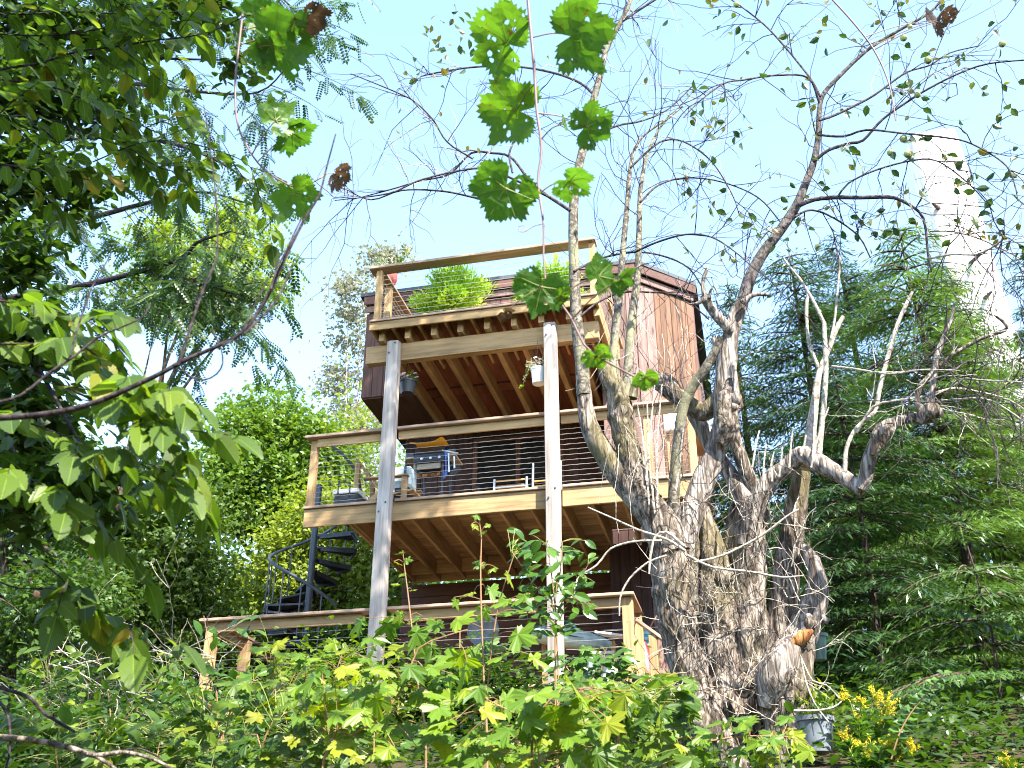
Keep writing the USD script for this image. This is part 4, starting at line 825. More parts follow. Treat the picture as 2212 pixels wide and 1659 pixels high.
limb('limb', [(1640, 1130, 42), (1600, 1060, 38), (1560, 1000, 34), (1525, 940, 36), (1500, 890, 34)], (7.05, 7.15), 16, 0.2, 'bare_wood', seed=28)
limb('limb', [(1650, 1120, 34), (1625, 1050, 30), (1600, 990, 30), (1583, 930, 26)], (7.1, 6.95), 14, 0.2, seed=29)
# the right-hand limb that lies almost level
P7 = limb('limb', [(1615, 1180, 44), (1632, 1100, 42), (1660, 1042, 40), (1702, 1008, 36), (1730, 982, 38), (1765, 998, 40), (1808, 1022, 36), (1840, 1044, 32), (1862, 1060, 24)], (7.0, 6.6), 18, 0.2, 'bare_wood', seed=31, freq=14, ridge=0.25)
P8 = limb('limb', [(1858, 1058, 24), (1870, 1030, 30), (1876, 1000, 30), (1890, 958, 26), (1908, 932, 24), (1930, 913, 22), (1962, 905, 22), (1994, 897, 22), (2008, 873, 18), (2015, 836, 15), (2020, 786, 13), (2028, 756, 12), (2043, 720, 10), (2056, 684, 8), (2062, 652, 4)], (6.6, 6.4), 14, 0.22, 'bare_wood', seed=32, freq=14, ridge=0.3)
limb('burl', [(1885, 985, 14), (1900, 950, 34), (1916, 925, 36), (1945, 905, 20)], 6.48, 12, 0.6, 'apple_bark', seed=33, freq=20)
limb('burl', [(1985, 915, 12), (2000, 895, 40), (2020, 890, 36), (2034, 900, 10)], 6.42, 12, 0.6, 'apple_bark', seed=34, freq=20)
P9 = limb('limb', [(1992, 900, 14), (1982, 870, 12), (1985, 840, 11), (2002, 818, 10), (2030, 790, 8.5), (2062, 764, 8), (2110, 736, 8), (2150, 720, 8), (2170, 714, 9), (2176, 706, 8), (2166, 694, 7), (2151, 683, 5)], (6.45, 6.3), 10, 0.12, seed=35)
for pts, yy in (([(1768, 1010, 14), (1769, 985, 13), (1774, 930, 12), (1779, 880, 12), (1784, 800, 11), (1782, 740, 10), (1780, 696, 9)], 6.75), ([(1735, 1010, 34), (1748, 970, 30), (1752, 930, 24), (1760, 870, 18), (1770, 805, 13), (1790, 755, 11), (1805, 715, 11), (1821, 684, 9)], 6.9),
                ([(1825, 1020, 10), (1828, 970, 9.5), (1845, 932, 9), (1868, 908, 9), (1890, 890, 9), (1898, 850, 10), (1906, 815, 10), (1921, 760, 9.5), (1938, 703, 9), (1955, 663, 8), (1971, 630, 6)], 6.65),
                ([(1768, 795, 8), (1748, 742, 7.5), (1743, 700, 7), (1742, 663, 8), (1746, 630, 6)], 6.9), ([(1781, 700, 8), (1762, 660, 7), (1745, 630, 6.5), (1728, 603, 6), (1705, 575, 5), (1691, 555, 4)], 6.8),
                ([(1795, 732, 6), (1803, 690, 5), (1808, 640, 4.5), (1814, 580, 4), (1816, 550, 3)], 6.85)):
    limb('upright_branch', pts, yy, 9, 0.05, 'pale_twig', seed=int(pts[0][0]))
# upper branches
BR = [
    [(1728, 443, 11), (1758, 430, 9.5), (1808, 425, 9), (1858, 429, 8.5), (1918, 425, 8), (1951, 433, 7), (1985, 457, 6), (2001, 493, 5.5), (2002, 547, 5), (2012, 590, 3)],
    [(1760, 350, 8), (1791, 327, 7), (1841, 307, 6.5), (1864, 297, 6), (1904, 257, 5.5), (1954, 223, 5), (2008, 190, 4.5), (2074, 157, 4), (2141, 137, 3.5), (2230, 124, 3)],
    [(1771, 263, 6), (1808, 247, 5.5), (1874, 213, 5), (1901, 197, 4.5), (1958, 160, 4), (2008, 140, 3.5), (2048, 117, 3), (2108, 97, 2.5)],
    [(1769, 293, 5.5), (1824, 290, 5), (1874, 283, 4.5), (1958, 285, 4), (2041, 293, 4), (2108, 310, 3.5), (2174, 360, 3.5), (2203, 420, 3)],
    [(1811, 424, 4.5), (1834, 397, 4), (1891, 367, 4), (1974, 348, 3.5), (2024, 350, 3), (2091, 395, 3), (2150, 460, 2.5)],
    [(1774, 207, 5), (1751, 173, 4.5), (1721, 130, 4), (1701, 107, 4), (1658, 60, 3.5), (1618, 27, 3), (1574, -8, 3)],
    [(1771, 220, 5), (1741, 173, 4.5), (1674, 163, 4), (1608, 172, 4), (1558, 183, 3.5), (1508, 217, 3), (1474, 253, 2.5)],
    [(1284, 207, 6), (1257, 183, 5.5), (1197, 163, 5), (1120, 147, 4.5), (1020, 143, 4), (937, 160, 3.5), (908, 168, 2.5)],
    [(1232, 457, 8), (1154, 400, 6.5), (1104, 343, 5.5), (1064, 330, 5), (1020, 333, 4.5), (970, 373, 4), (904, 393, 3.5), (840, 412, 3), (765, 432, 2)],
    [(1187, 425, 6), (1117, 387, 5.5), (1050, 360, 5), (987, 367, 4.5), (904, 393, 4), (837, 420, 3.5), (720, 435, 2)],
    [(1070, 435, 5), (1027, 427, 4.5), (954, 413, 4), (870, 413, 3.5), (804, 430, 3), (740, 405, 2)],
    [(1020, 345, 4), (967, 310, 3.5), (937, 260, 3.5), (897, 217, 3), (864, 203, 3), (804, 180, 2.5), (757, 160, 2)],
    [(1108, 372, 5), (1101, 333, 4.5), (1107, 293, 4), (1117, 217, 3.5), (1117, 167, 3)],
    [(1320, 85, 7), (1338, 60, 6), (1357, 40, 5.5), (1390, 13, 5), (1425, -5, 4)],
    [(1262, 310, 6), (1300, 285, 5), (1340, 270, 4.5), (1390, 262, 4), (1440, 235, 3), (1500, 180, 2.5)],
    [(1362, 365, 5), (1400, 320, 4.5), (1440, 300, 4), (1480, 310, 3.5), (1540, 350, 3), (1580, 420, 2.5), (1600, 470, 2)],
    [(1382, 440, 5), (1420, 400, 4), (1480, 385, 3.5), (1560, 395, 3), (1640, 430, 3), (1690, 490, 2.5)],
    [(1246, 690, 5), (1290, 655, 4.5), (1345, 632, 4), (1400, 628, 4), (1470, 645, 3.5), (1530, 690, 3)],
    [(1240, 590, 6), (1268, 570, 5), (1310, 556, 4.5), (1370, 548, 4), (1430, 552, 4), (1490, 580, 3.5), (1530, 640, 3)],
    [(1374, 545, 5), (1420, 520, 4.5), (1480, 505, 4), (1540, 515, 3.5), (1590, 545, 3), (1630, 580, 2.5)],
    [(1690, 490, 6), (1720, 465, 5), (1755, 455, 4.5), (1800, 470, 4), (1850, 510, 3.5), (1880, 560, 3)],
    [(2010, 850, 5), (2060, 840, 4.5), (2120, 843, 4), (2180, 865, 3.5), (2240, 905, 3)], [(2020, 868, 4.5), (2080, 858, 4), (2140, 868, 3.5), (2230, 920, 3)], [(2040, 850, 4.5), (2070, 825, 4), (2130, 818, 3.5), (2240, 830, 3)],
    [(1790, 790, 5), (1850, 795, 4), (1920, 800, 4), (1990, 803, 3.5), (2060, 800, 3)], [(1850, 935, 6), (1885, 888, 5.5), (1930, 868, 5), (1980, 858, 4), (2040, 850, 3)],
    [(2003, 560, 5), (2060, 552, 4.5), (2110, 545, 4), (2160, 520, 4), (2170, 505, 3)], [(2010, 500, 4), (2060, 505, 3.5), (2120, 520, 3.5), (2200, 560, 3)],
]
paths = []
for k, b in enumerate(BR):
    g = rnd(300 + k); y0 = AY - 0.25; sp = g.uniform(-0.9, 0.7)
    P, W = trace(b, (y0, y0 + sp)); W = W * 1.05
    q = P + g.normal(0, 0.008, P.shape); A.part('branch', tube(q, W, 7, 0.07, 0.05, 12, k), 'twig' if k < 21 else 'pale_twig', smooth=True)
    paths.append((spline(np.hstack([q, W[:, None]]), 0.05), k))
def grow(g, p0, d, L, r0, depth, out, droop=-0.1, sites=None):
    n = 7; pts = [p0]; d = unit(d)
    for _ in range(n):
        d = unit(d + g.normal(0, 0.19, 3) + (0, 0, droop * 0.18)); pts.append(pts[-1] + d * L / n)
    pts = np.array(pts); out.append(tube(pts, np.linspace(r0, max(0.0012, r0 * 0.45), n + 1), 5 if r0 > 0.004 else 4))
    if sites is not None: sites.extend(list(pts[2:]))
    if depth:
        for _ in range(g.integers(2, 5)):
            q = g.integers(1, n); grow(g, pts[q], d + randdir(g, 1)[0] * 0.9, L * g.uniform(0.3, 0.6), r0 * 0.62, depth - 1, out, droop, sites)
siteR, siteL = [], []
hosts = [(p, 9, 1.0) for p, k in paths] + [(P1[int(len(P1) * .35):], 14, 1.0), (P3[len(P3) // 3:], 10, 0.9), (P4[len(P4) // 3:], 10, 0.9), (P6[int(len(P6) * .3):], 14, 1.0), (P9, 5, 0.5), (P8[len(P8) // 2:], 4, 0.5)]
g = rnd(77); nt = 0
for hi, (p, n, s) in enumerate(hosts):
    for _ in range(n):
        i = g.integers(int(len(p) * 0.2), len(p)); tg = unit(p[min(i + 1, len(p) - 1), :3] - p[max(i - 1, 0), :3]); out = []; pr = 1106 + FOCAL_PX * (RIGHT @ p[i, :3]) / (FWD @ p[i, :3])
        grow(g, p[i, :3], tg * 0.5 + randdir(g, 1)[0] * 0.8 + (0, 0, 0.1), s * g.uniform(0.35, 0.95), 0.0042, 1, out, g.uniform(-0.9, 0.5), siteR if pr > 1450 else siteL)
        A.part('twig', join(*out), 'twig' if g.uniform() < 0.85 else 'pale_twig'); nt += 1
# thin dead shoots round the foot and on the stems
for k in range(60):
    p0 = PY(g.uniform(1310, 1500), g.uniform(560, 1000), 6.8 + g.uniform(-.3, .3)); out = []
    grow(g, p0, (g.normal(0, 0.3), g.normal(0, 0.2), -1 if k % 2 else 1), g.uniform(0.3, 0.9), 0.003, 1 if k % 3 == 0 else 0, out, g.uniform(-0.5, 0.2)); A.part('dead_shoot', join(*out), 'pale_twig' if k % 2 else 'twig')
for k in range(190):
    x, y = g.uniform(1420, 1760), g.uniform(1030, 1580); p0 = PY(x, y, 6.75 - 0.1 * g.uniform()); out = []
    grow(g, p0, (g.normal(0, 0.4), g.normal(-0.15, 0.2), g.uniform(-0.1, 1)), g.uniform(0.15, 0.5), 0.0032, 1 if k % 3 == 0 else 0, out, g.uniform(-0.6, 0.3)); A.part('dead_shoot', join(*out), ('pale_twig', 'twig', 'pale_twig', 'apple_bark')[k % 4])
for x0, x1, y0, y1 in ((1395, 1415, 1040, 820), (1420, 1430, 1100, 830), (1460, 1480, 1060, 900), (1650, 1655, 1060, 960), (1668, 1672, 1040, 975), (1683, 1690, 1030, 965), (1705, 1712, 1010, 930), (1730, 1741, 985, 940), (1625, 1640, 1010, 930), (1752, 1790, 1010, 880), (1402, 1376, 1090, 870), (1415, 1398, 1110, 860)):
    P, W = trace([(x0, y0, 4.5), ((x0 + x1) / 2 + g.normal(0, 3), (y0 + y1) / 2, 4), (x1, y1, 3)], 6.65); A.part('dead_shoot', tube(P, W, 6, 0.05), 'pale_twig')
for pts in ([(1480, 1190, 7), (1440, 1165, 6), (1380, 1145, 5), (1320, 1118, 4), (1270, 1096, 3)], [(1478, 1180, 8), (1440, 1150, 7), (1415, 1160, 6), (1405, 1200, 6), (1402, 1240, 4)], [(1430, 1168, 5), (1370, 1170, 5), (1320, 1185, 4.5), (1290, 1220, 4.5), (1248, 1250, 4), (1240, 1290, 3)],
            [(1440, 1200, 5), (1400, 1215, 4.5), (1360, 1250, 4.5), (1340, 1290, 4), (1338, 1330, 3)], [(1500, 1215, 6), (1560, 1200, 5), (1640, 1160, 5), (1700, 1115, 4), (1725, 1100, 3)], [(1485, 1200, 6), (1540, 1225, 5), (1620, 1235, 5), (1690, 1247, 4), (1735, 1243, 3)],
            [(1310, 1560, 3), (1390, 1565, 4), (1450, 1560, 5), (1480, 1530, 6), (1520, 1500, 7)], [(1730, 1420, 4), (1740, 1470, 4), (1760, 1520, 3.5), (1790, 1560, 3)], [(1728, 1415, 3.5), (1755, 1470, 3.5), (1785, 1480, 3), (1815, 1510, 3)], [(1700, 1535, 5), (1760, 1535, 4.5), (1800, 1528, 4), (1818, 1515, 3)]):
    P, W = trace(pts, 6.55); A.part('dead_branch', tube(P, W, 8, 0.05, 0.05), 'pale_twig', smooth=True)
# its leaves, each a part, and a few apples
siteR, siteL = np.array(siteR), np.array(siteL)
pxR = 829.5 - FOCAL_PX * (siteR @ UP) / (siteR @ FWD); siteR = siteR[pxR < 560]
def leafset(sites, n, seed):
    g = rnd(seed); p = sites[g.integers(0, len(sites), n)] + g.normal(0, 0.012, (n, 3)); al = randdir(g, n) * 0.8 + (0, 0, -0.45)
    return p, al, randdir(g, n) + (0, 0, 0.5), g.uniform(0.05, 0.092, n)
a1 = leafset(siteR, 420, 1); n = 46; g = rnd(5)
cl = np.array([PY(x + g.normal(0, 16), y + g.normal(0, 16), AY - 0.3 + g.normal(0, 0.25)) for x, y in [((905, 150), (925, 70), (950, 110), (1000, 40), (975, 165), (960, 55), (1010, 90))[k % 7] for k in range(n)]])
a2 = (cl, randdir(g, n) * 0.8 + (0, 0, -0.4), randdir(g, n) + (0, 0, 0.5), g.uniform(0.06, 0.10, n))
sp = [(865, 232), (797, 262), (855, 280), (950, 241), (1012, 315), (1030, 318), (1020, 348), (1080, 40), (1185, 120), (1230, 60), (1216, 265)]; n = len(sp)
a3 = (np.array([PY(x, y, AY - 0.3) for x, y in sp]), randdir(g, n) + (0, 0, -0.4), randdir(g, n), g.uniform(0.05, 0.07, n))
each_leaf(A, 'leaf', 'apple', *[np.concatenate(x) for x in zip(a1, a2, a3)], 'apple_leaf')
for k, (x, y, r_) in enumerate(((1952, 82, 10), (2005, 130, 11), (1952, 300, 11), (1924, 330, 10), (1960, 333, 10), (1966, 58, 7), (1982, 205, 9), (1591, 10, 9), (2165, 95, 10), (1585, 562, 8))):
    c = PY(x, y, AY - 0.45); s = msize(c) * r_ * 0.78; A.part('apple', lathe(c, [(0.001, -s * 0.82), (s * 0.45, -s * 0.9), (s * 0.9, -s * 0.45), (s, 0.1 * s), (s * 0.85, 0.6 * s), (s * 0.4, 0.85 * s), (0.001, 0.68 * s)], 14), 'apple', smooth=True)

# two pots hung on its trunk
T, top = hanging_pot('trunk_pot', 'large grey pot with a leafy plant hung low on the right of the apple trunk', 'flower pot', 1762, 1588, 6.75, 0.112, 0.085, 0.20, PY(1762, 1400, 6.75)[2], 'grey_plastic', 0, 'glossy', 15)
g = rnd(16); n = 80; ps = top + np.stack([g.normal(0, 0.07, n), g.normal(0, 0.05, n), g.uniform(0, 0.20, n)], -1)
T.part('foliage', crowd('needle', ps, g.normal(0, 0.7, (n, 3)) + (0, 0, 0.6), randdir(g, n), g.uniform(0.05, 0.11, n), g.uniform(0.08, 0.12, n)), 'wood_pale')
hanging_pot('trunk_pot', 'small green pot behind the broken trunk of the apple tree', 'flower pot', 1768, 1398, 7.25, 0.06, 0.042, 0.17, PY(1765, 1330, 7.25)[2], 'green_plastic', 0, 'dark_leaf', 17)

# ================================================================ tall bare dead trunk at the right
def dead_trunk():
    Yd = 21.0; P, W = trace([(2196, 950, 122), (2168, 860, 121), (2139, 760, 120), (2104, 640, 118), (2071, 520, 116), (2038, 400, 112), (2016, 330, 109), (2010, 310, 107)], Yd)
    T = Thing('dead_trunk', 'tall pale barkless dead trunk with a sawn flat top rising behind the evergreens', 'dead tree', loc=(P[0][0], Yd, float(ground_z(P[0][0], Yd))))
    base = P[0] + (P[0] - P[1]) / (P[0] - P[1])[2] * (ground_z(P[0][0], Yd) - 0.3 - P[0][2])
    q = spline(np.hstack([np.vstack([base, P]), np.r_[W[0] * 1.1, W][:, None]]), 0.5); n = 20; th = (np.arange(n) + 0.5) / n * 2 * np.pi; c, s_ = np.cos(th), np.sin(th)
    sq = 1 / (np.abs(c) ** 7 + np.abs(s_) ** 7) ** (1 / 7); v = []
    for k, (x, y, z, w) in enumerate(q):
        w = w * 0.90 * sq * (1 + 0.05 * (meshkit.fbm(np.stack([c * 1.5, s_ * 1.5, 0 * c + z * 0.5], -1), 3, 4) - 0.5))
        v.append(np.stack([x + w * c, y + w * s_ * 0.9, z + 0 * c], -1))
    m_ = len(v); v = np.vstack(v); i, j = np.meshgrid(np.arange(m_ - 1), np.arange(n), indexing='ij'); k = (j + 1) % n; t = np.arange(1, n - 1)
    f = np.vstack([np.stack([i * n + j, i * n + k, (i + 1) * n + k], -1).reshape(-1, 3), np.stack([i * n + j, (i + 1) * n + k, (i + 1) * n + j], -1).reshape(-1, 3), np.stack([0 * t + (m_ - 1) * n, (m_ - 1) * n + t, (m_ - 1) * n + t + 1], -1)])
    T.part('trunk', (v, f), 'pale_trunk', smooth=32)
    for k, (x, y, dx, dy) in enumerate(((2075, 590, 40, -40), (2112, 660, 30, -30), (2040, 460, -25, -20))):
        Q, V = trace([(x, y, 14), (x + dx * .6, y + dy * .6, 9), (x + dx, y + dy, 5)], (20.8, 20.2)); T.part('branch_stub', tube(Q, V, 8, 0.1), 'brown_bark', smooth=True)
dead_trunk()

# ================================================================ woods behind and beside the house
LEAF['pair'] = (np.array([(0, 0, 0), (-0.30, 0.45, 0.06), (0.30, 0.45, 0.06), (0, 1, -0.12), (0.05, 0.1, 0), (0.55, 0.2, 0.1), (0.35, 0.62, -0.05), (0.85, 0.7, 0.0)]), np.array([(0, 2, 1), (1, 2, 3), (4, 5, 6), (6, 5, 7)]), None)
def woodland_tree(name, label, blobs, Y, n, leaf, size, seed, bark_='brown_bark', trunk_px=None, r0=0.16, cat='tree', group=None, kind='pair', clump=0.30):
    """blobs: (x, y, rx, ry) of the photograph at the depth Y; leaves sit in clumps at the ends of limbs"""
    g = rnd(seed); C3, R3 = [], []
    for (x, y, rx, ry) in blobs:
        yy = Y + g.uniform(-0.6, 0.6); c = PY(x, y, yy); s = msize(c); C3.append(c); R3.append((rx * s, min(rx, ry) * s * 0.9, ry * s))
    C3, R3 = np.array(C3), np.array(R3); cm = C3.mean(0)
    bx = trunk_px if trunk_px is not None else cm[0]
    base = np.array([bx, Y, float(ground_z(bx, Y)) - 0.2])
    T = Thing(name, label, cat, group, loc=base)
    top = C3[np.argmax(C3[:, 2])] + (0, 0, 0.3 * R3[np.argmax(C3[:, 2]), 2]); mid = (base + top) / 2 + g.normal(0, 0.25, 3) * (1, 1, 0)
    P = spline(np.hstack([np.array([base, base * .7 + mid * .3 + g.normal(0, .1, 3), mid, top]), np.array([[r0], [r0 * .9], [r0 * .6], [0.02]])]), 0.5)
    T.part('trunk', tube(P[:, :3], P[:, 3], 10, None, 0.15, 6, seed), bark_, smooth=True)
    vol = np.prod(R3, 1) ** (2 / 3); per = np.maximum(6, (vol / vol.sum() * n / 60).astype(int)); pos, al, nr = [], [], []
    limbs = []
    for c, R_, m_ in zip(C3, R3, per):
        u = randdir(g, m_); rr = g.uniform(0.45, 1.0, m_) ** 0.6; k = c + u * rr[:, None] * R_
        for q in k[:3]:
            i = g.integers(len(P) // 3, len(P)); limbs.append(tube(spline([P[i, :3], P[i, :3] * .5 + q * .5 + (0, 0, 0.2), q], 0.4), np.linspace(P[i, 3] * .5 + .01, 0.008, len(spline([P[i, :3], P[i, :3] * .5 + q * .5 + (0, 0, 0.2), q], 0.4))), 5))
        cnt = int(n * (m_ / per.sum()) / m_); cr = np.minimum(clump, R_.min() * 0.6)
        ps = np.repeat(k, cnt, 0) + g.normal(0, 1, (m_ * cnt, 3)) * (cr, cr, cr * 0.55)
        pos.append(ps); al.append(np.repeat(u, cnt, 0) * 0.5 + g.normal(0, 0.6, ps.shape) + (0, 0, -0.25)); nr.append(g.normal(0, 0.55, ps.shape) + (0, 0, 1.0) + np.repeat(u, cnt, 0) * 0.5)
    T.part('limbs', join(*limbs), bark_, kind='stuff')
    pos = np.vstack(pos); T.part('crown', crowd(kind, pos, np.vstack(al), np.vstack(nr), g.uniform(0.7, 1.3, len(pos)) * size), leaf)
    return T
woodland_tree('maple_tree', 'round-topped green maple left of the middle deck against the pale sky', [(590, 905, 85, 70), (520, 960, 70, 70), (650, 980, 75, 80), (560, 1060, 100, 90), (480, 1080, 70, 80), (640, 1110, 80, 80), (700, 1010, 50, 70)], 21, 21000, 'wood_a', 0.115, 101, r0=0.2)
woodland_tree('turning_tree', 'thin tall tree with grey-pink autumn leaves at the left edge of the house', [(760, 640, 38, 60), (765, 730, 42, 70), (750, 830, 45, 70), (770, 920, 60, 60), (740, 980, 40, 60), (800, 570, 30, 28), (850, 552, 36, 18), (770, 1020, 55, 50)], 24, 6500, 'wood_autumn', 0.10, 102, 'birch', r0=0.10, clump=0.26)
woodland_tree('young_maple', 'light green young maple behind the spiral staircase', [(700, 1130, 90, 80), (620, 1230, 80, 90), (790, 1170, 60, 90), (740, 1280, 90, 80), (560, 1290, 80, 70), (860, 1250, 60, 70)], 20, 15000, 'wood_b', 0.10, 103, r0=0.12)
woodland_tree('leafy_tree', 'broad green tree at the far left below the bright branch leaves', [(300, 1080, 110, 100), (180, 1180, 120, 100), (400, 1150, 90, 90), (280, 1270, 120, 90), (430, 1270, 80, 80), (120, 1060, 90, 80)], 17, 20000, 'wood_b', 0.10, 104, r0=0.18)
woodland_tree('shaded_tree', 'dark green tree filling the left edge under the overhanging branches', [(40, 960, 120, 120), (60, 1150, 120, 110), (150, 1310, 130, 90), (30, 1330, 100, 90)], 13, 13000, 'wood_a', 0.085, 105, r0=0.16)
woodland_tree('sunlit_tree', 'bright light-green tree showing against the sky behind the bare branch', [(520, 500, 75, 70), (440, 580, 90, 70), (560, 590, 60, 60), (350, 520, 70, 60), (330, 640, 90, 60), (480, 660, 70, 45)], 15, 10500, 'wood_pale', 0.075, 106, r0=0.09, clump=0.22, trunk_px=PY(90, 1300, 15)[0])
woodland_tree('hillside_tree', 'far green tree low between the staircase and the lower deck rail', [(520, 1390, 100, 70), (640, 1420, 90, 60), (760, 1390, 70, 70), (400, 1400, 90, 70), (300, 1420, 90, 70), (860, 1400, 60, 60)], 19, 13000, 'wood_b', 0.10, 107, r0=0.10)
for k, (x0, y0, x1, y1, w) in enumerate(((768, 1380, 778, 1150, 18), (785, 1330, 800, 1180, 9))):
    P, W = trace([(x0, y0, w), ((x0 + x1) / 2 + 2, (y0 + y1) / 2, w * .95), (x1, y1, w * .85), (x1 + 6, y1 - 150, w * .6)], 22.0); P = np.vstack([[P[0][0] - .1, 22, float(ground_z(P[0][0], 22)) - .2], P]); W = np.r_[W[0] * 1.2, W]
    T = Thing('birch_tree', ('pale birch trunk seen through the gap right of the spiral staircase', 'thinner birch stem just right of the larger birch trunk')[k], 'tree', loc=P[0]); T.part('trunk', tube(P, W, 10, 0.3, 0.06, 5, k), 'birch', smooth=True)
    g = rnd(140 + k); n = 1500; c = P[-1]; T.part('crown', crowd('pair', c + g.normal(0, 1, (n, 3)) * (0.8, 0.8, 1.0), randdir(g, n), randdir(g, n) + (0, 0, 1), g.uniform(0.07, 0.12, n)), 'wood_b')
T = Thing('far_woods', kind='stuff', label='far wooded hillside between the nearer trees, plus unseen woods around and added shade evergreens', cat='woods', loc=(0, 30, 5))
g = rnd(150); n = 52000
xx = g.uniform(-34, 26, n); yy = g.uniform(27, 40, n); top = np.where(xx < -6, 3.5 + 3.0 * meshkit.fbm(np.stack([xx * .3, 0 * xx, 0 * xx], -1), 2, 3), 5.0); zz = ground_z(xx, yy) + g.uniform(0, 1, n) * top
m_ = 30000; th = g.uniform(math.radians(168), math.radians(372), m_); rr = g.uniform(15, 22, m_); x2, y2 = rr * np.cos(th) * 1.1 - 1, rr * np.sin(th) + 3; z2 = ground_z(x2, y2) + g.uniform(0, 1, m_) * (7 + 6 * meshkit.fbm(np.stack([th * 3, 0 * th, 0 * th], -1), 2, 8))
ok = ~((np.abs(np.degrees(np.arctan2(x2, y2)) + 13) < 40))
xx, yy, zz = np.r_[xx, x2[ok]], np.r_[yy, y2[ok]], np.r_[zz, z2[ok]]; n = len(xx)
T.part('foliage', crowd('pair', np.stack([xx, yy, zz], -1), randdir(g, n), randdir(g, n) + (0, 0, 1), np.r_[g.uniform(0.16, 0.30, n - ok.sum()), g.uniform(0.35, 0.6, ok.sum())]), 'wood_a', kind='stuff')

shade_trees = []  # added evergreens right of view, there to shade the lower right
for (x, y, h_, r_) in ((6.6, 6.5, 9.5, 1.9), (8.6, 6.6, 10.5, 2.3), (9.6, 8.6, 10.5, 2.3), (7.3, 4.8, 8.5, 1.9), (5.9, 4.9, 7.2, 1.3)):
    m_ = 7000; t = g.uniform(0.05, 1, m_) ** 0.8; an = g.uniform(0, 6.28, m_); rr = r_ * (1 - t) ** 0.6 * g.uniform(0.3, 1, m_); shade_trees.append(np.stack([x + rr * np.cos(an), y + rr * np.sin(an), float(ground_z(x, y)) + t * h_ - 0.25 * rr], -1))
shade_trees = np.vstack(shade_trees); n = len(shade_trees); T.part('needles', crowd('pair', shade_trees, randdir(g, n) * (1, 1, .3), randdir(g, n) * .5 + (0, 0, 1), g.uniform(0.16, 0.30, n)), 'hemlock', kind='stuff')

LEAF['sprig'] = (np.array([(0, 0, 0), (-0.10, 0.45, 0), (0.10, 0.45, 0), (0, 1, -0.05), (-0.02, 0.1, 0), (-0.33, 0.50, -0.02), (-0.20, 0.28, 0), (0.02, 0.1, 0), (0.33, 0.50, -0.02), (0.20, 0.28, 0)]), np.array([(0, 2, 1), (1, 2, 3), (4, 6, 5), (7, 8, 9)]), None)
def conifer(name, label, px, py_top, Y, rpx, seed, leaf='hemlock', dens=1.3, low=0.05, trunk='brown_bark', spr=0.10, face=True, group=None):
    g = rnd(seed); top = PY(px, py_top, Y); s = msize(PY(px, py_top + 300, Y)); R0 = rpx * s; z0 = float(ground_z(top[0], Y)) - 0.1; Hh = top[2] - z0
    b = np.array([top[0], Y, z0]); T = Thing(name, label, 'tree', group, loc=b)
    tp = np.array([b, b + (0.05, 0, Hh * .5), top]); T.part('trunk', tube(tp, [0.013 * Hh, 0.008 * Hh, 0.006], 9, 0.5, 0.15, 6, seed), trunk, smooth=True)
    pos, al, nr, br = [], [], [], []; z = z0 + Hh * low + 0.1; lev = 0
    while z < top[2] - 0.15:
        t = (z - z0) / Hh; L0 = R0 * (1 - t) ** 0.58 * (0.75 + 0.25 * min(1, t * 6)) + 0.12; nb = 7 if t < 0.85 else 5
        for k in range(nb):
            an = g.uniform(0, 6.28)
            if face and math.sin(an) > 0.75 and t < 0.8: continue      # those on the far side stand inside the wood
            if meshkit.noise(np.array([math.cos(an) * 1.3 + seed, math.sin(an) * 1.3, z * 1.1]), seed) < 0.20: continue      # gaps between the boughs
            L = L0 * g.uniform(0.6, 1.3); d = np.array([math.cos(an), math.sin(an), 0]); w = np.array([-d[1], d[0], 0])
            m_ = max(4, int(L / 0.085)); u = np.linspace(0.03, 1, m_); line = np.array([b[0], Y, z]) + d * (u * L)[:, None] + np.array([0, 0, 1.0]) * (0.10 * L * u - 0.42 * L * u**2.2)[:, None]
            br.append(tube(line[::max(1, m_ // 5)], np.linspace(0.014, 0.003, len(line[::max(1, m_ // 5)])), 4)); tg = unit(np.gradient(line, axis=0))
            for side in (-1, 1):
                tl = L * 0.42 * (1 - u) ** 0.8 + 0.06; q = max(2, int(np.ceil(tl.max() / 0.065 * dens)))
                tt = np.linspace(0.1, 1, q)[None, :] * tl[:, None]; use = np.linspace(0.1, 1, q)[None, :] * tl.max() <= tl[:, None] * 1.0
                tt = np.linspace(0.1, 1, q)[None, :] * tl.max() + 0 * tl[:, None]; dirn = unit(tg * 0.62 + w * side + (0, 0, -0.22))
                ps = (line[:, None] + dirn[:, None] * tt[..., None])[use]; dd = np.repeat(dirn[:, None], q, 1)[use]
                pos.append(ps + g.normal(0, 0.018, ps.shape)); al.append(dd + g.normal(0, 0.25, dd.shape) + (0, 0, -0.15)); nr.append(np.tile((0, 0, 1.0), (len(ps), 1)) + g.normal(0, 0.28, ps.shape))
            pos.append(line); al.append(tg); nr.append(np.tile((0, 0, 1.0), (m_, 1)))
        z += (0.17 + 0.07 * (1 - t)) * g.uniform(0.8, 1.2); lev += 1
    pos = np.vstack(pos); T.part('boughs', join(*br), trunk, kind='stuff'); T.part('needles', crowd('sprig', pos, np.vstack(al), np.vstack(nr), g.uniform(0.75, 1.3, len(pos)) * spr), leaf); return len(pos)
N = 0
N += conifer('hemlock_tree', 'tall hemlock right of the house with its tip before the dead trunk', 1935, 470, 13.2, 330, 201)
N += conifer('hemlock_tree', 'hemlock close to the brown side wall of the house', 1700, 520, 14.8, 290, 202)
N += conifer('hemlock_tree', 'hemlock at the right edge of the picture beside the dead trunk', 2215, 540, 16.0, 250, 203)
N += conifer('hemlock_tree', 'low spreading hemlock with bright bough tips at the lower right corner', 2090, 1180, 9.2, 330, 204, spr=0.085, dens=1.1)
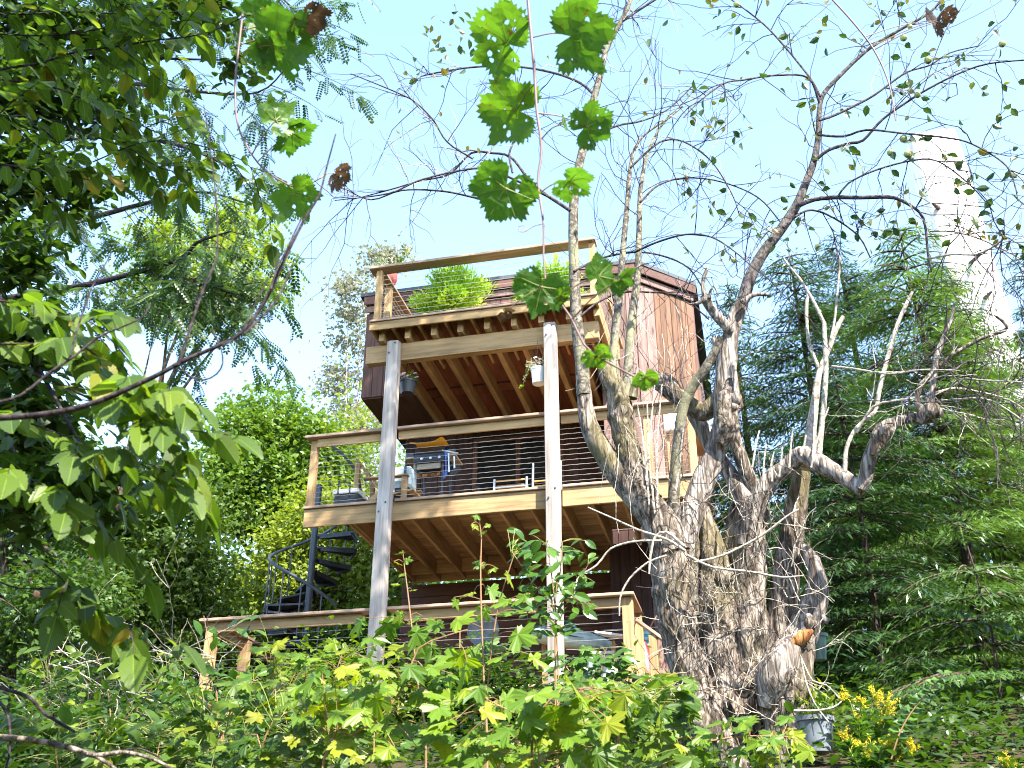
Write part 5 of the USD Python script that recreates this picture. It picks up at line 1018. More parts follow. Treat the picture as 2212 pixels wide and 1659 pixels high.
N += conifer('hemlock_tree', 'middle hemlock directly behind the level limb of the apple tree', 1800, 800, 11.2, 330, 205, spr=0.10)
N += conifer('hemlock_tree', 'dense dark hemlock behind the others at far right', 2060, 760, 15.2, 300, 206)
N += conifer('hemlock_tree', 'hemlock standing between the dead trunk and the level limb', 2010, 560, 17.5, 260, 210)
N += conifer('hemlock_tree', 'slim hemlock between the house and the apple trunk', 1570, 600, 17.0, 170, 207)
N += conifer('hemlock_tree', 'tall hemlock behind the upright branches of the apple tree', 1800, 500, 18.5, 260, 211)
print('sprigs', N)
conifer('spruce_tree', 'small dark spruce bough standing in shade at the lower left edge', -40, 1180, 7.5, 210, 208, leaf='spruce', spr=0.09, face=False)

# a locust hanging in from the upper left: feathery compound leaves
def pinnate(n=8):
    v, f = [], []
    for k in range(n):
        y = 0.12 + 0.80 * k / (n - 1)
        for s in (-1, 1):
            b = len(v); L, w = 0.17, 0.055; d = np.array([s * 0.94, 0.34]); o = np.array([-d[1], d[0]]) * w
            for q in ((0, 0), ):
                p = np.array([0, y]); v += [(*p, -0.12 * y * y), (*(p + d * L * .5 + o), -0.12 * y * y - 0.01), (*(p + d * L * .5 - o), -0.12 * y * y - 0.01), (*(p + d * L), -0.12 * y * y - 0.05)]
            f += [(b, b + 2, b + 1), (b + 1, b + 2, b + 3)]
    b = len(v); v += [(0, 0.92, -0.10), (-0.05, 1.02, -0.12), (0.05, 1.02, -0.12), (0, 1.12, -0.15), (-0.006, 0, 0), (0.006, 0, 0), (0, 0.93, -0.10)]; f += [(b, b + 2, b + 1), (b + 1, b + 2, b + 3), (b + 4, b + 5, b + 6)]
    return np.array(v), np.array(f), None
LEAF['pinnate'] = pinnate()
LT = Thing('locust_tree', 'locust tree with feathery compound leaves hanging in dark at the upper left', 'tree', loc=(-8, 7.5, 0.5))
g = rnd(301); LY = 7.6
base = np.array([PY(-420, 600, LY)[0], LY, float(ground_z(-6.5, LY)) - 0.2])
tk = [base, base + (0.1, 0, 2.5), PY(-260, 420, LY), PY(-120, 60, LY), PY(-60, -300, LY)]
LT.part('trunk', tube(tk, [0.17, 0.15, 0.12, 0.08, 0.03], 12, 0.3, 0.2, 8, 5), 'brown_bark', smooth=True)
fr, ldir = [], []
LL = [[(-260, 420, 34), (-60, 330, 24), (140, 300, 16), (330, 300, 11), (470, 330, 7), (560, 400, 4)], [(-150, 150, 26), (80, 80, 18), (280, 40, 12), (470, 20, 8), (600, 60, 5), (640, 110, 3)], [(-200, 260, 24), (60, 210, 16), (260, 180, 11), (430, 200, 7), (560, 190, 4), (620, 130, 3)],
      [(-280, 520, 30), (-50, 500, 22), (150, 470, 15), (310, 430, 10), (430, 420, 6), (520, 440, 3)], [(-320, 640, 26), (-80, 640, 20), (120, 620, 15), (280, 600, 12), (395, 560, 10), (430, 520, 7), (490, 495, 4)], [(280, 600, 9), (360, 590, 7), (430, 610, 5), (490, 645, 4)],
      [(-100, -60, 16), (150, -90, 12), (400, -80, 8), (560, -30, 5), (650, 40, 3)]]
for k, b in enumerate(LL):
    P, W = trace(b, (LY, LY - 1.2 + 0.4 * (k % 4))); P = P + g.normal(0, 0.03, P.shape); LT.part('limb', tube(P, W, 8, 0.12, 0.1, 8, k), 'dark_twig', smooth=True)
    S_ = spline(P, 0.08)[6:]
    for _ in range(34):
        i = g.integers(0, len(S_)); d = randdir(g, 1)[0] * (1, 1, 0.5) + (0.5, -0.1, -0.25); L = g.uniform(0.35, 1.0); q = S_[i] + np.linspace(0, 1, 6)[:, None] * unit(d) * L + np.array([0, 0, -0.28]) * (np.linspace(0, 1, 6)[:, None] ** 2) * L
        LT.part('twig', tube(q, np.linspace(0.005, 0.0015, 6), 4), 'dark_twig'); m_ = int(L * 14) + 3; u = g.uniform(0.15, 1, m_); fr.append(q[0] + (q[-1] - q[0]) * u[:, None] + np.array([0, 0, 0.05]) * (u * (1 - u))[:, None]); ldir.append(np.tile(unit(d) * 0.4, (m_, 1)))
fr = np.vstack(fr); ldir = np.vstack(ldir); n = len(fr)
each_leaf(LT, 'compound_leaf', 'pinnate', fr, ldir + randdir(g, n) * (0.9, 0.9, 0.3) + (0, 0, -0.55), randdir(g, n) * 0.6 + (0, -0.3, 0.8), g.uniform(0.16, 0.26, n), 'locust')

hc = []  # high crown out of view, shaped to shade the left post and wall
for (c, R_, m_) in (((-0.4, 8.3, 12.7), (1.0, 1.5, 0.7), 1100), ((-1.7, 9.7, 13.2), (0.8, 0.9, 0.5), 500), ((0.9, 7.0, 12.4), (0.7, 0.8, 0.6), 350), ((-1.9, 11.0, 15.5), (1.1, 1.0, 0.6), 900), ((-3.4, 10.4, 14.6), (1.2, 1.0, 0.6), 500), ((-4.6, 8.4, 13.0), (1.7, 1.3, 1.0), 700), ((-7.0, 7.6, 11.4), (1.6, 1.4, 0.9), 700)):
    hc.append(np.array(c) + np.clip(g.normal(0, 0.55, (m_, 3)), -1.2, 1.2) * R_); b0 = np.array(tk[4]); q = spline([b0, b0 * .5 + np.array(c) * .5 + (0, 0, 1.8), np.array(c)], 0.3); LT.part('limb', tube(q, np.linspace(0.07, 0.015, len(q)), 7), 'dark_twig', smooth=True)
hc = np.vstack(hc); n = len(hc); LT.part('crown', crowd('pinnate', hc, randdir(g, n) + (0, 0, -0.3), randdir(g, n) * 0.5 + (0, 0, 1), g.uniform(0.22, 0.36, n)), 'locust', kind='stuff')

# leafy branches that hang in at the left, close to the camera
def leafy_branch(name, label, courses, Y, seed, kind='elm', size=(0.07, 0.11), leaf='elm', gap=0.045, side=0.5, sub=5, sublen=0.28, stem='dark_twig', droop=-0.35, spread=0.9, wmul=1.0, cat='branch', most=300):
    g = rnd(seed); pos, al, nr, sz = [], [], [], []; T = None
    for ci, b in enumerate(courses):
        P, W = trace(b, Y if not isinstance(Y, list) else Y[ci])
        if T is None: T = Thing(name, label, cat, loc=P[-1])
        T.part('stem', tube(P, np.maximum(W * wmul, 0.0012), 7, 0.04, 0.06, 20, seed + ci), stem, smooth=True)
        lines = [spline(P, gap)]
        for _ in range(sub):
            i = g.integers(len(lines[0]) // 4, len(lines[0]) - 1); tg = unit(lines[0][i + 1] - lines[0][i]); sd = unit(np.cross(tg, (0, 0, 1))) * g.choice([-1, 1])
            L = sublen * g.uniform(0.5, 1.2); d = unit(tg * 0.8 + sd * spread + (0, 0, g.uniform(-0.3, 0.2))); q = np.linspace(0, 1, 7)[:, None]; ln = lines[0][i] + d * q * L + np.array([0, 0, -0.16]) * q**2 * L
            T.part('twig', tube(ln, np.linspace(0.0022, 0.0009, 7), 5), stem); lines.append(spline(ln, gap))
        for ln in lines:
            tg = unit(np.gradient(ln, axis=0))
            for i in range(1 + (len(ln) > 12) * 3, len(ln)):
                s = 1 if i % 2 else -1; sd = unit(np.cross(tg[i], (0, 0, 1))) * s
                pos.append(ln[i]); al.append(tg[i] * 0.55 + sd * side * 1.6 + (0, 0, droop) + g.normal(0, 0.22, 3)); nr.append((0, -0.15, 1.0) + g.normal(0, 0.45, 3)); sz.append(g.uniform(*size) * 0.88 * (0.75 + 0.25 * min(1, (len(ln) - i) / 4)))
            pos.append(ln[-1]); al.append(tg[-1] + (0, 0, droop)); nr.append((0, -0.1, 1.0) + g.normal(0, 0.25, 3)); sz.append(size[1])
    each_leaf(T, 'leaf', kind, np.array(pos), np.array(al), np.array(nr), np.array(sz), leaf, most=most); return T
leafy_branch('leafy_branch', 'upper branch of pointed green leaves crossing the top left corner', [[(-160, 190, 7), (0, 150, 6), (83, 137, 5), (160, 113, 4.5), (273, 97, 4), (333, 87, 4), (400, 80, 3.5), (467, 63, 3), (530, 35, 2.5)], [(-120, 20, 5), (40, 30, 4), (150, 25, 3.5), (260, 30, 3)], [(-130, 60, 5), (30, 75, 4), (130, 75, 3.5), (230, 60, 3)], [(200, -60, 4), (260, 10, 3), (330, 30, 2.5), (410, 20, 2)]], (2.5, 2.7), 401, size=(0.07, 0.11), gap=0.05, sub=7)
leafy_branch('leafy_branch', 'branch of hanging grey-green leaves reaching right below the top left corner', [[(-150, 170, 6), (0, 172, 5), (127, 192, 4), (200, 225, 3.5), (267, 253, 3), (340, 287, 2.5)], [(-120, 260, 5), (20, 250, 4), (120, 262, 3), (220, 300, 2.5), (300, 330, 2)], [(-110, 340, 5), (40, 360, 4), (150, 380, 3), (250, 400, 2.5)]], (2.5, 2.8), 402, size=(0.07, 0.115), gap=0.055, sub=6)
leafy_branch('leafy_branch', 'thin branch with scattered pointed leaves crossing the left sky', [[(200, 350, 3), (300, 310, 3), (380, 305, 2.5), (450, 320, 2.5), (520, 345, 2), (560, 380, 2)], [(280, 320, 2.5), (340, 360, 2.5), (400, 370, 2), (450, 340, 2)]], (2.7, 2.9), 403, size=(0.06, 0.09), gap=0.075, sub=4)
leafy_branch('leafy_branch', 'lower branch of large bright ribbed leaves left of the bare branch', [[(-150, 745, 7), (0, 743, 6), (127, 745, 5), (187, 753, 4), (267, 823, 3), (330, 860, 2.5)], [(-140, 640, 6), (0, 650, 5), (90, 665, 4), (180, 690, 3), (240, 720, 2.5)]], (2.0, 2.1), 404, size=(0.065, 0.105), gap=0.05, sub=8, sublen=0.22, stem='brown_bark')
leafy_branch('leafy_branch', 'branch of broad sunlit leaves ending before the round-topped maple', [[(60, 800, 5), (150, 840, 4.5), (233, 876, 4), (300, 900, 3.5), (367, 923, 3), (430, 932, 2.5), (500, 940, 2)], [(120, 830, 4), (250, 850, 3), (350, 850, 2.5), (420, 870, 2)]], (2.0, 2.0), 405, size=(0.065, 0.10), gap=0.052, sub=6, sublen=0.2)
leafy_branch('leafy_branch', 'drooping branch of green leaves below the bright ribbed leaves', [[(-100, 880, 5), (0, 895, 4.5), (80, 920, 4), (167, 953, 3.5), (227, 986, 3), (333, 1006, 2.5), (400, 1050, 2)], [(-100, 1000, 5), (20, 1020, 4), (120, 1060, 3), (200, 1110, 2.5)]], (2.1, 2.1), 406, size=(0.065, 0.10), gap=0.052, sub=7, sublen=0.22)
leafy_branch('leafy_branch', 'lowest leafy branch with curled leaves over the left undergrowth', [[(-90, 1200, 4), (20, 1266, 3.5), (117, 1273, 3), (183, 1306, 3), (240, 1330, 2.5), (317, 1360, 2), (390, 1390, 2)], [(30, 1180, 3.5), (110, 1230, 3), (170, 1290, 2.5)]], (2.3, 2.3), 407, size=(0.075, 0.11), gap=0.075, sub=3, sublen=0.2)
# the dark mass of leaves behind them belongs to the tree they grow on
OT = Thing('overhanging_tree', 'tree just outside the left edge whose dense dark crown fills the upper left', 'tree', loc=(-5.2, 4.2, 0)); g = rnd(410)
ob = np.array([PY(-420, 900, 4.4)[0], 4.4, float(ground_z(-4.2, 4.4)) - 0.2]); OT.part('trunk', tube([ob, ob + (0.1, 0, 2), PY(-330, 200, 4.3), PY(-280, -260, 4.3)], [0.14, 0.12, 0.09, 0.03], 12, 0.25, 0.2, 9, 3), 'brown_bark', smooth=True)
pos = []
for (x, y, rx, ry, yy, m_) in ((60, 40, 130, 80, 4.3, 900), (250, 60, 110, 70, 4.5, 420), (420, 20, 100, 40, 4.6, 260), (60, 200, 120, 90, 4.2, 800), (200, 230, 110, 70, 4.4, 380), (40, 380, 100, 90, 4.2, 620), (170, 400, 80, 80, 4.3, 260), (40, 560, 90, 100, 4.0, 420), (50, 740, 110, 80, 3.6, 420), (60, 900, 120, 90, 3.6, 460), (60, 1050, 110, 90, 3.4, 360), (220, 1040, 130, 70, 3.4, 200), (520, 130, 60, 60, 4.8, 90)):
    c = PY(x, y, yy); s = msize(c); pos.append(c + g.normal(0, 0.55, (m_, 3)) * (rx * s, rx * s * 0.7, ry * s))
    b0 = PY(-330, 200, 4.3); q = spline([b0, b0 * .5 + c * .5 + (0, 0, 0.15), c], 0.15); OT.part('limb', tube(q, np.linspace(0.03, 0.005, len(q)), 6), 'dark_twig', smooth=True)
for (c, R_, m_) in (((-0.2, 0.9, 4.3), (0.8, 0.7, 0.35), 380), ((-0.9, 1.6, 4.9), (0.7, 0.7, 0.4), 380), ((-2.4, 2.2, 5.2), (0.9, 0.8, 0.5), 700)):  # overhead clumps out of view, added to shade the upper-left leaves
    pos.append(np.array(c) + np.clip(g.normal(0, 0.6, (m_, 3)), -1.3, 1.3) * R_); b0 = PY(-330, 200, 4.3); q = spline([b0, b0 * .5 + np.array(c) * .5 + (0, 0, .35), np.array(c)], 0.2); OT.part('limb', tube(q, np.linspace(0.03, 0.005, len(q)), 6), 'dark_twig', smooth=True)
for x, y, yy in ((30, 50, 2.6), (150, 90, 2.6), (280, 90, 2.6), (400, 70, 2.6), (60, 190, 2.6), (200, 220, 2.7), (320, 290, 2.7), (60, 330, 2.6), (120, 250, 4.3), (280, 120, 4.4)):  # unseen clumps set sunward of the branches to darken their leaves
    c = PY(x, y, yy) + SUN * g.uniform(2.0, 3.2) + g.normal(0, 0.1, 3)
    if math.degrees(math.atan2(c[2], math.hypot(c[0], c[1]))) > 52: pos.append(c + np.clip(g.normal(0, 0.26, (125, 3)), -0.5, 0.5))
for x, y, yy in ((100, 1500, 6), (260, 1450, 7), (400, 1560, 6), (150, 1610, 5), (480, 1620, 5), (60, 1360, 7), ):  # high unseen clumps added to shade the lower-left undergrowth
    c = PY(x, y, yy) + SUN * g.uniform(8.5, 10.0); pos.append(c + np.clip(g.normal(0, 0.42, (170, 3)), -0.8, 0.8) * (1, 1, 0.6)); b0 = PY(-330, 200, 4.3); q = spline([b0, b0 * .5 + c * .5 + (0, 0, 1.2), c], 0.2); OT.part('limb', tube(q, np.linspace(0.03, 0.005, len(q)), 6), 'dark_twig', smooth=True)
pos = np.vstack(pos); n = len(pos)
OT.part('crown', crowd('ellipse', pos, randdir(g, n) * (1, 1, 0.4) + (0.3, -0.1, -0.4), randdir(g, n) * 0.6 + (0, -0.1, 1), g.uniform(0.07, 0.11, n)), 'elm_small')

# leafless dark branch curving up from the left edge
BB = Thing('bare_branch', 'dark leafless branch curving up from the left edge into the sky', 'branch', loc=PY(0, 903, 1.65))
for k, b in enumerate(([(-80, 906, 15), (0, 903, 14), (110, 893, 13), (210, 868, 12), (330, 815, 11), (400, 778, 10), (480, 743, 9), (528, 713, 8.5), (578, 640, 8), (622, 545, 7), (660, 470, 6), (690, 420, 5), (706, 360, 4), (725, 290, 3)], [(385, 790, 7), (412, 705, 6), (443, 615, 5), (467, 560, 4.5), (470, 500, 4), (467, 433, 3.5), (458, 350, 3), (447, 267, 2.5), (440, 227, 2)],
                        [(527, 722, 6), (560, 690, 5), (593, 653, 4.5), (616, 610, 4), (632, 570, 3)], [(585, 625, 5), (598, 580, 4.5), (615, 548, 4), (635, 505, 3.5), (652, 470, 3)], [(393, 800, 5), (412, 815, 5), (440, 821, 4.5), (468, 808, 4), (481, 785, 4), (478, 755, 3.5), (467, 730, 3.5), (457, 712, 3)],
                        [(-60, 880, 8), (0, 868, 7.5), (47, 853, 7), (110, 803, 6.5), (160, 770, 6), (213, 728, 5), (283, 698, 4), (313, 680, 3.5), (324, 655, 2.5)], [(152, 770, 4.5), (164, 720, 4.5), (188, 650, 4), (198, 622, 3.5), (222, 580, 3), (240, 548, 2.5)], [(525, 712, 3), (560, 640, 2), (612, 540, 2)], [(480, 745, 4), (505, 735, 3), (520, 745, 2)])):
    P, W = trace(b, (1.62, 1.75)); BB.part('branch', tube(P, W, 9, 0.03, 0.05, 25, k), 'dark_twig', smooth=True)
for k, b in enumerate(([(-20, 1480, 10), (60, 1505, 10), (95, 1540, 9), (160, 1580, 8)], [(-30, 1590, 17), (80, 1600, 16), (150, 1615, 15), (205, 1632, 14), (270, 1625, 11), (330, 1640, 9), (380, 1665, 8)], [(200, 1630, 11), (235, 1650, 10), (270, 1680, 9)], [(-15, 1500, 9), (15, 1540, 8), (22, 1590, 7), (18, 1640, 6), (5, 1680, 6)], [(240, 1628, 6), (300, 1617, 5), (350, 1640, 4)])):
    P, W = trace(b, 2.6)
    if k == 0: DB = Thing('fallen_branch', 'pale dead branch lying across the bottom left corner', 'branch', loc=P[1])
    DB.part('branch', tube(P, W * 0.8, 9, 0.03, 0.08, 18, 50 + k), 'apple_bark' if k in (1, 2) else 'dark_twig', smooth=True)

# grape vine hanging in the middle: big translucent leaves built one by one, with their holes
def vine_leaf(seed, lobes=5, teeth=3, holes=6, deep=0.24):
    from shapely.geometry import Polygon, Point
    g = rnd(seed); K = np.array([(0, 1.0), (13, 0.86), (22, 0.82), (32, 0.72), (44, 0.82), (57, 0.97), (68, 0.84), (82, 0.76), (97, 0.80), (112, 0.78), (130, 0.72), (150, 0.60), (166, 0.44)]); K[:, 1] *= 1 + g.normal(0, 0.05, len(K)); K2 = K.copy(); K2[:, 1] *= 1 + g.normal(0, 0.07, len(K))
    ah = np.linspace(0, 164, 40); right = np.interp(ah, K[:, 0], K[:, 1]); left = np.interp(ah, K2[:, 0], K2[:, 1]); tooth = np.where(np.arange(40) % 2, 0.055, -0.03) * g.uniform(0.5, 1.5, (2, 40))
    a = np.radians(np.r_[-ah[::-1], ah[1:]]); r = np.r_[(left + tooth[0])[::-1], (right + tooth[1])[1:]]
    pts = np.c_[np.sin(a) * r, np.cos(a) * r]; pts[:, 0] *= g.uniform(0.85, 1.12); pts = np.vstack([pts, (0, -0.10)]); P = Polygon(pts).buffer(0)
    for _ in range(holes):
        th, q = g.uniform(0, 6.28), g.uniform(0.25, 0.85); c = np.array([math.sin(th), math.cos(th)]) * q; k = 7; rr = g.uniform(0.02, 0.075); hp = [(c[0] + rr * g.uniform(0.5, 1.3) * math.cos(t), c[1] + rr * g.uniform(0.5, 1.3) * math.sin(t)) for t in np.arange(k) / k * 6.28]; P = P.difference(Polygon(hp).buffer(0))
    if P.geom_type != 'Polygon': P = max(P.geoms, key=lambda q: q.area)
    B = [np.array(P.exterior.segmentize(0.12).coords)[:-1]] + [np.array(h.coords)[:-1] for h in P.interiors]; grid = np.stack(np.meshgrid(np.arange(-1, 1.05, 0.13), np.arange(-1, 1.05, 0.13)), -1).reshape(-1, 2) + g.normal(0, 0.012, (17 * 16 if False else len(np.arange(-1, 1.05, 0.13)) ** 2, 2))
    grid = np.array([q for q in grid if P.contains(Point(q)) and P.boundary.distance(Point(q)) > 0.05]); V = np.vstack(B + [grid]); D = Delaunay(V).simplices
    D = np.array([t for t in D if P.contains(Point(V[t].mean(0)))]); x, y = V[:, 0], V[:, 1]; th = np.arctan2(x, y); rad = np.hypot(x, y)
    z = 0.05 * rad * np.cos(5 * th) - g.uniform(0.05, 0.35) * rad**2 + g.uniform(-0.35, 0.35) * x * np.abs(x) + 0.22 * (meshkit.fbm(np.stack([x * 2.2, y * 2.2, 0 * x + seed], -1), 3, seed) - 0.5)
    v = np.stack([x, y, z], -1); f = D.copy(); n = np.cross(v[f[:, 1]] - v[f[:, 0]], v[f[:, 2]] - v[f[:, 0]]); f[n[:, 2] < 0] = f[n[:, 2] < 0][:, ::-1]; return v, f, V * 0.5 + 0.5
def veins(along, normal, c, s, v):
    y = unit(along); x = unit(np.cross(y, normal)); z = np.cross(x, y); out = []
    for th in (-1.7, -0.85, 0, 0.85, 1.7):
        q = np.array([(math.sin(th) * r, math.cos(th) * r) for r in np.linspace(0.02, 0.75, 6)]); zz = 0.05 * np.linspace(0.02, .75, 6) * math.cos(5 * th) - 0.2 * np.linspace(0.02, .75, 6) ** 2 - 0.02
        out.append(tube(c + s * (x * q[:, :1] + y * q[:, 1:] + z * zz[:, None]), np.linspace(0.0012, 0.0004, 6), 4))
    return join(*out)
def vine(name, label, stem, leaves, Y, seed, tendril=None):
    P, W = trace(stem, Y); T = Thing(name, label, 'vine', loc=P[0]); T.part('stem', tube(P, W, 8, 0.04, 0.05, 20, seed), 'vine_stem', smooth=True); S_ = spline(P, 0.02); g = rnd(seed)
    for k, (x, y, w, ang, tilt, mm) in enumerate(leaves):
        c = PY(x, y, Y + g.uniform(-0.08, 0.08)); s = w * msize(c) * 0.64; a = math.radians(ang); up = unit(UP + FWD * 0.25)
        al = unit(RIGHT * math.sin(a) + UP * math.cos(a) + FWD * math.tan(math.radians(tilt)) * 0.8); nr = unit(-FWD * -1.0 + np.array([0, 0, 1.0]) * 0.7 + g.normal(0, 0.12, 3))
        L = vine_leaf(seed * 31 + k, holes=7 if k % 3 else 11); V, f, uv = scatter(L, np.array([c - al * s * 0.25]), al[None], nr[None], np.array([s])); p = T.part('leaf', (V[0], f, uv), mm, smooth=False)
        if mm != 'dry': T.part('veins', veins(al, nr, c - al * s * 0.25, s, None), 'green_stem', under=p)
        i = np.argmin(np.linalg.norm(S_ - c, axis=1)); q = spline([S_[i], S_[i] * .5 + (c - al * s * .25) * .5 + (0, 0, 0.012), c - al * s * 0.25], 0.02); T.part('petiole', tube(q, np.linspace(0.0022, 0.0014, len(q)), 6), 'red_stem', smooth=True)
    if tendril: P, W = trace(tendril, Y); T.part('tendril', tube(P, W, 5, 0.01), 'red_stem', smooth=True)
vine('grape_vine', 'grape vine hanging down the middle of the sky with big holed leaves', [(1138, -30, 7), (1145, 50, 7), (1154, 147, 7), (1159, 233, 6.5), (1170, 323, 6), (1162, 393, 5.5), (1174, 483, 5), (1174, 550, 4.5), (1178, 603, 4)],
     [(1075, 78, 150, -55, 10, 'grape'), (1262, 72, 150, 75, 15, 'grape'), (1095, 238, 135, -80, 20, 'grape'), (1282, 266, 108, 60, 5, 'grape'), (1080, 425, 135, -150, 10, 'grape'), (1240, 398, 100, 110, 50, 'grape'), (1217, 266, 34, 10, 65, 'grape')], 2.1, 21,
     tendril=[(1174, 483, 2.5), (1150, 490, 2), (1136, 500, 2), (1122, 500, 2), (1120, 490, 2), (1132, 488, 1.5), (1138, 496, 1.5), (1130, 502, 1.5)])
vine('grape_vine', 'second grape vine with spotted leaves hanging before the upper deck and post', [(1178, 603, 4), (1200, 640, 4.5), (1235, 690, 5), (1262, 745, 5), (1300, 775, 5), (1345, 800, 4.5), (1400, 830, 4)],
     [(1165, 636, 105, -165, 5, 'grape'), (1300, 588, 88, 40, 35, 'grape'), (1345, 606, 66, 100, 60, 'grape'), (1290, 775, 62, 150, 35, 'grape'), (1393, 822, 56, 175, 40, 'grape'), (1215, 640, 50, 100, 55, 'grape'), (1095, 678, 34, 120, 40, 'dry')], 2.15, 22)
vine('grape_vine', 'dark grape vine with eaten leaves at the upper left against the sky', [(530, -20, 5), (523, 40, 5), (512, 135, 5), (508, 190, 4.5), (512, 260, 4.5), (530, 310, 4), (570, 365, 4), (640, 405, 3.5), (692, 385, 3)],
     [(618, 92, 150, 100, 25, 'grape'), (560, 28, 90, 60, 40, 'grape'), (676, 48, 84, 115, 62, 'dry'), (604, 252, 92, 35, 40, 'grape'), (640, 292, 86, 105, 65, 'grape'), (645, 428, 92, 150, 20, 'grape'), (733, 378, 62, 95, 70, 'dry'), (590, 110, 80, 160, 30, 'grape')], 2.3, 23)
vine('grape_vine', 'few brown curled leaves on a thin vine at the upper right', [(1780, -20, 4), (1840, 45, 4), (1888, 108, 4), (1920, 180, 3.5), (1935, 260, 3)], [(2030, 45, 60, 60, 50, 'dry'), (2055, 38, 40, 110, 50, 'dry'), (2012, 40, 46, 20, 40, 'dry')], 3.0, 24)

# ================================================================ saplings and plants between the camera and the house
def sapling(name, label, stems, Y, leaves, seed, leaf='maple', kinds=('maple', 'maple_b', 'maple_c'), stem='red_stem', up=0.9, cat='sapling', root=True):
    g = rnd(seed); T = None
    S_ = []
    for b in stems:
        P, W = trace(b, Y); W = W * 0.6
        if T is None: T = Thing(name, label, cat, loc=P[0])
        if root: P = np.vstack([[P[0][0], P[0][1], float(ground_z(P[0][0], P[0][1])) - 0.05], P]) if P[0][2] > ground_z(P[0][0], P[0][1]) + 0.05 else P; W = np.r_[W[0], W][-len(P):]
        T.part('stem', tube(P, W, 7, 0.06, 0.05, 15, seed), stem, smooth=True); S_.append(spline(P, 0.03))
    S_ = np.vstack(S_)
    for k, (x, y, w) in enumerate(leaves):
        c = PY(x, y, Y + g.uniform(-0.12, 0.12)); s = w * msize(c) * 0.95; an = g.uniform(0, 6.28); al = np.array([math.cos(an), math.sin(an) * 0.6 - 0.25, -0.35 + g.normal(0, 0.2)]); nr = np.array([0, -0.62, up]) + g.normal(0, 0.30, 3)
        V, f, uv = scatter(kinds[g.integers(len(kinds))], c[None] - unit(al)[None] * s * 0.4, al[None], nr[None], np.array([s])); T.part('leaf', (V[0], f, uv), leaf)
        i = np.argmin(np.linalg.norm(S_ - c, axis=1)); e = c - unit(al) * s * 0.3; r_ = S_[i] - e; L = np.linalg.norm(r_); r_ = e + r_ * min(1, 0.16 / max(L, 1e-3)) - (0, 0, 0.03 if L > 0.16 else 0); q = spline([r_, r_ * .5 + e * .5 + (0, 0, 0.01), e], 0.03); T.part('petiole', tube(q, 0.0014, 5), 'red_stem' if leaf == 'maple' else 'green_stem')
    return T
def fill(g, n, x0, x1, y0, y1, w0, w1): return [(g.uniform(x0, x1), g.uniform(y0, y1), g.uniform(w0, w1)) for _ in range(n)]
g = rnd(500)
sapling('maple_sapling', 'maple sapling with bright yellow-green leaves before the lower deck rail', [[(1052, 1640, 10), (1046, 1500, 8), (1044, 1426, 7), (1040, 1339, 6), (1038, 1223, 5), (1040, 1163, 4), (1034, 1119, 3)], [(1050, 1560, 6), (1070, 1346, 5), (1097, 1239, 4), (1117, 1183, 3)]], 3.9,
        [(1013, 1282, 46), (1064, 1276, 58), (1100, 1246, 52), (1047, 1323, 46), (1107, 1323, 78), (994, 1339, 78), (1124, 1373, 92), (1060, 1393, 74), (1040, 1220, 36), (1065, 1228, 30), (1032, 1212, 28), (1157, 1423, 66), (1090, 1300, 60), (1130, 1290, 56), (1025, 1135, 26), (1045, 1150, 24), (1030, 1115, 22), (1055, 1135, 20), (985, 1300, 38), (1080, 1420, 74), (1020, 1410, 70)], 501)
sapling('maple_sapling', 'slender maple sapling beside the foot of the left post', [[(920, 1640, 9), (905, 1500, 7), (897, 1423, 6), (880, 1273, 5), (874, 1229, 4), (870, 1189, 3)]], 4.0, [(862, 1330, 46), (900, 1336, 48), (866, 1195, 30), (880, 1210, 26), (858, 1215, 26), (870, 1240, 24), (855, 1262, 24), (892, 1275, 24), (904, 1372, 84), (840, 1352, 76), (804, 1378, 72), (775, 1346, 66), (940, 1350, 70), (860, 1400, 78), (980, 1420, 84), (925, 1400, 80)], 502, leaf='maple')
sapling('maple_sapling', 'leaning dark-stemmed maple with broad leaves over the bottom centre', [[(700, 1640, 10), (760, 1590, 9), (840, 1530, 8), (880, 1460, 7), (905, 1400, 6), (960, 1375, 5), (1010, 1360, 4)]], 3.4, [(997, 1426, 92), (940, 1440, 100), (1000, 1455, 90), (880, 1450, 88), (820, 1440, 82), (760, 1470, 80), (700, 1500, 76), (910, 1500, 92), (960, 1520, 88), (830, 1510, 80)] + fill(g, 34, 640, 980, 1440, 1650, 60, 96), 503, leaf='maple')
sapling('maple_sapling', 'wide maple sapling with level tiers of yellow-green leaves at the bottom centre right', [[(1150, 1690, 12), (1150, 1600, 10), (1165, 1545, 8), (1190, 1510, 6), (1240, 1490, 4)], [(1160, 1560, 7), (1110, 1540, 6), (1050, 1510, 4)]], 3.3, [(1167, 1500, 110), (1215, 1492, 92), (1100, 1515, 86), (1250, 1520, 88), (1060, 1520, 88), (1200, 1545, 100), (1140, 1560, 96), (1285, 1500, 70), (1010, 1490, 84), (1090, 1580, 90), (1235, 1590, 92), (1160, 1620, 100), (1300, 1560, 80)] + fill(g, 40, 940, 1360, 1480, 1650, 66, 104), 504, leaf='maple')
sapling('maple_sapling', 'maple sapling with sunlit leaves at the foot of the apple tree', [[(1450, 1690, 9), (1440, 1620, 8), (1450, 1580, 6), (1480, 1555, 4)], [(1440, 1630, 7), (1540, 1600, 6), (1620, 1590, 5), (1690, 1590, 4)]], 4.4, [(1480, 1560, 60), (1520, 1590, 62), (1560, 1580, 66), (1610, 1570, 58), (1650, 1600, 66), (1690, 1580, 58), (1720, 1590, 60), (1600, 1620, 66), (1540, 1640, 64), (1680, 1640, 66), (1470, 1610, 60), (1430, 1570, 62), (1400, 1600, 66), (1720, 1632, 58), (1745, 1625, 60)] + fill(g, 44, 1360, 1740, 1550, 1655, 48, 70), 505)
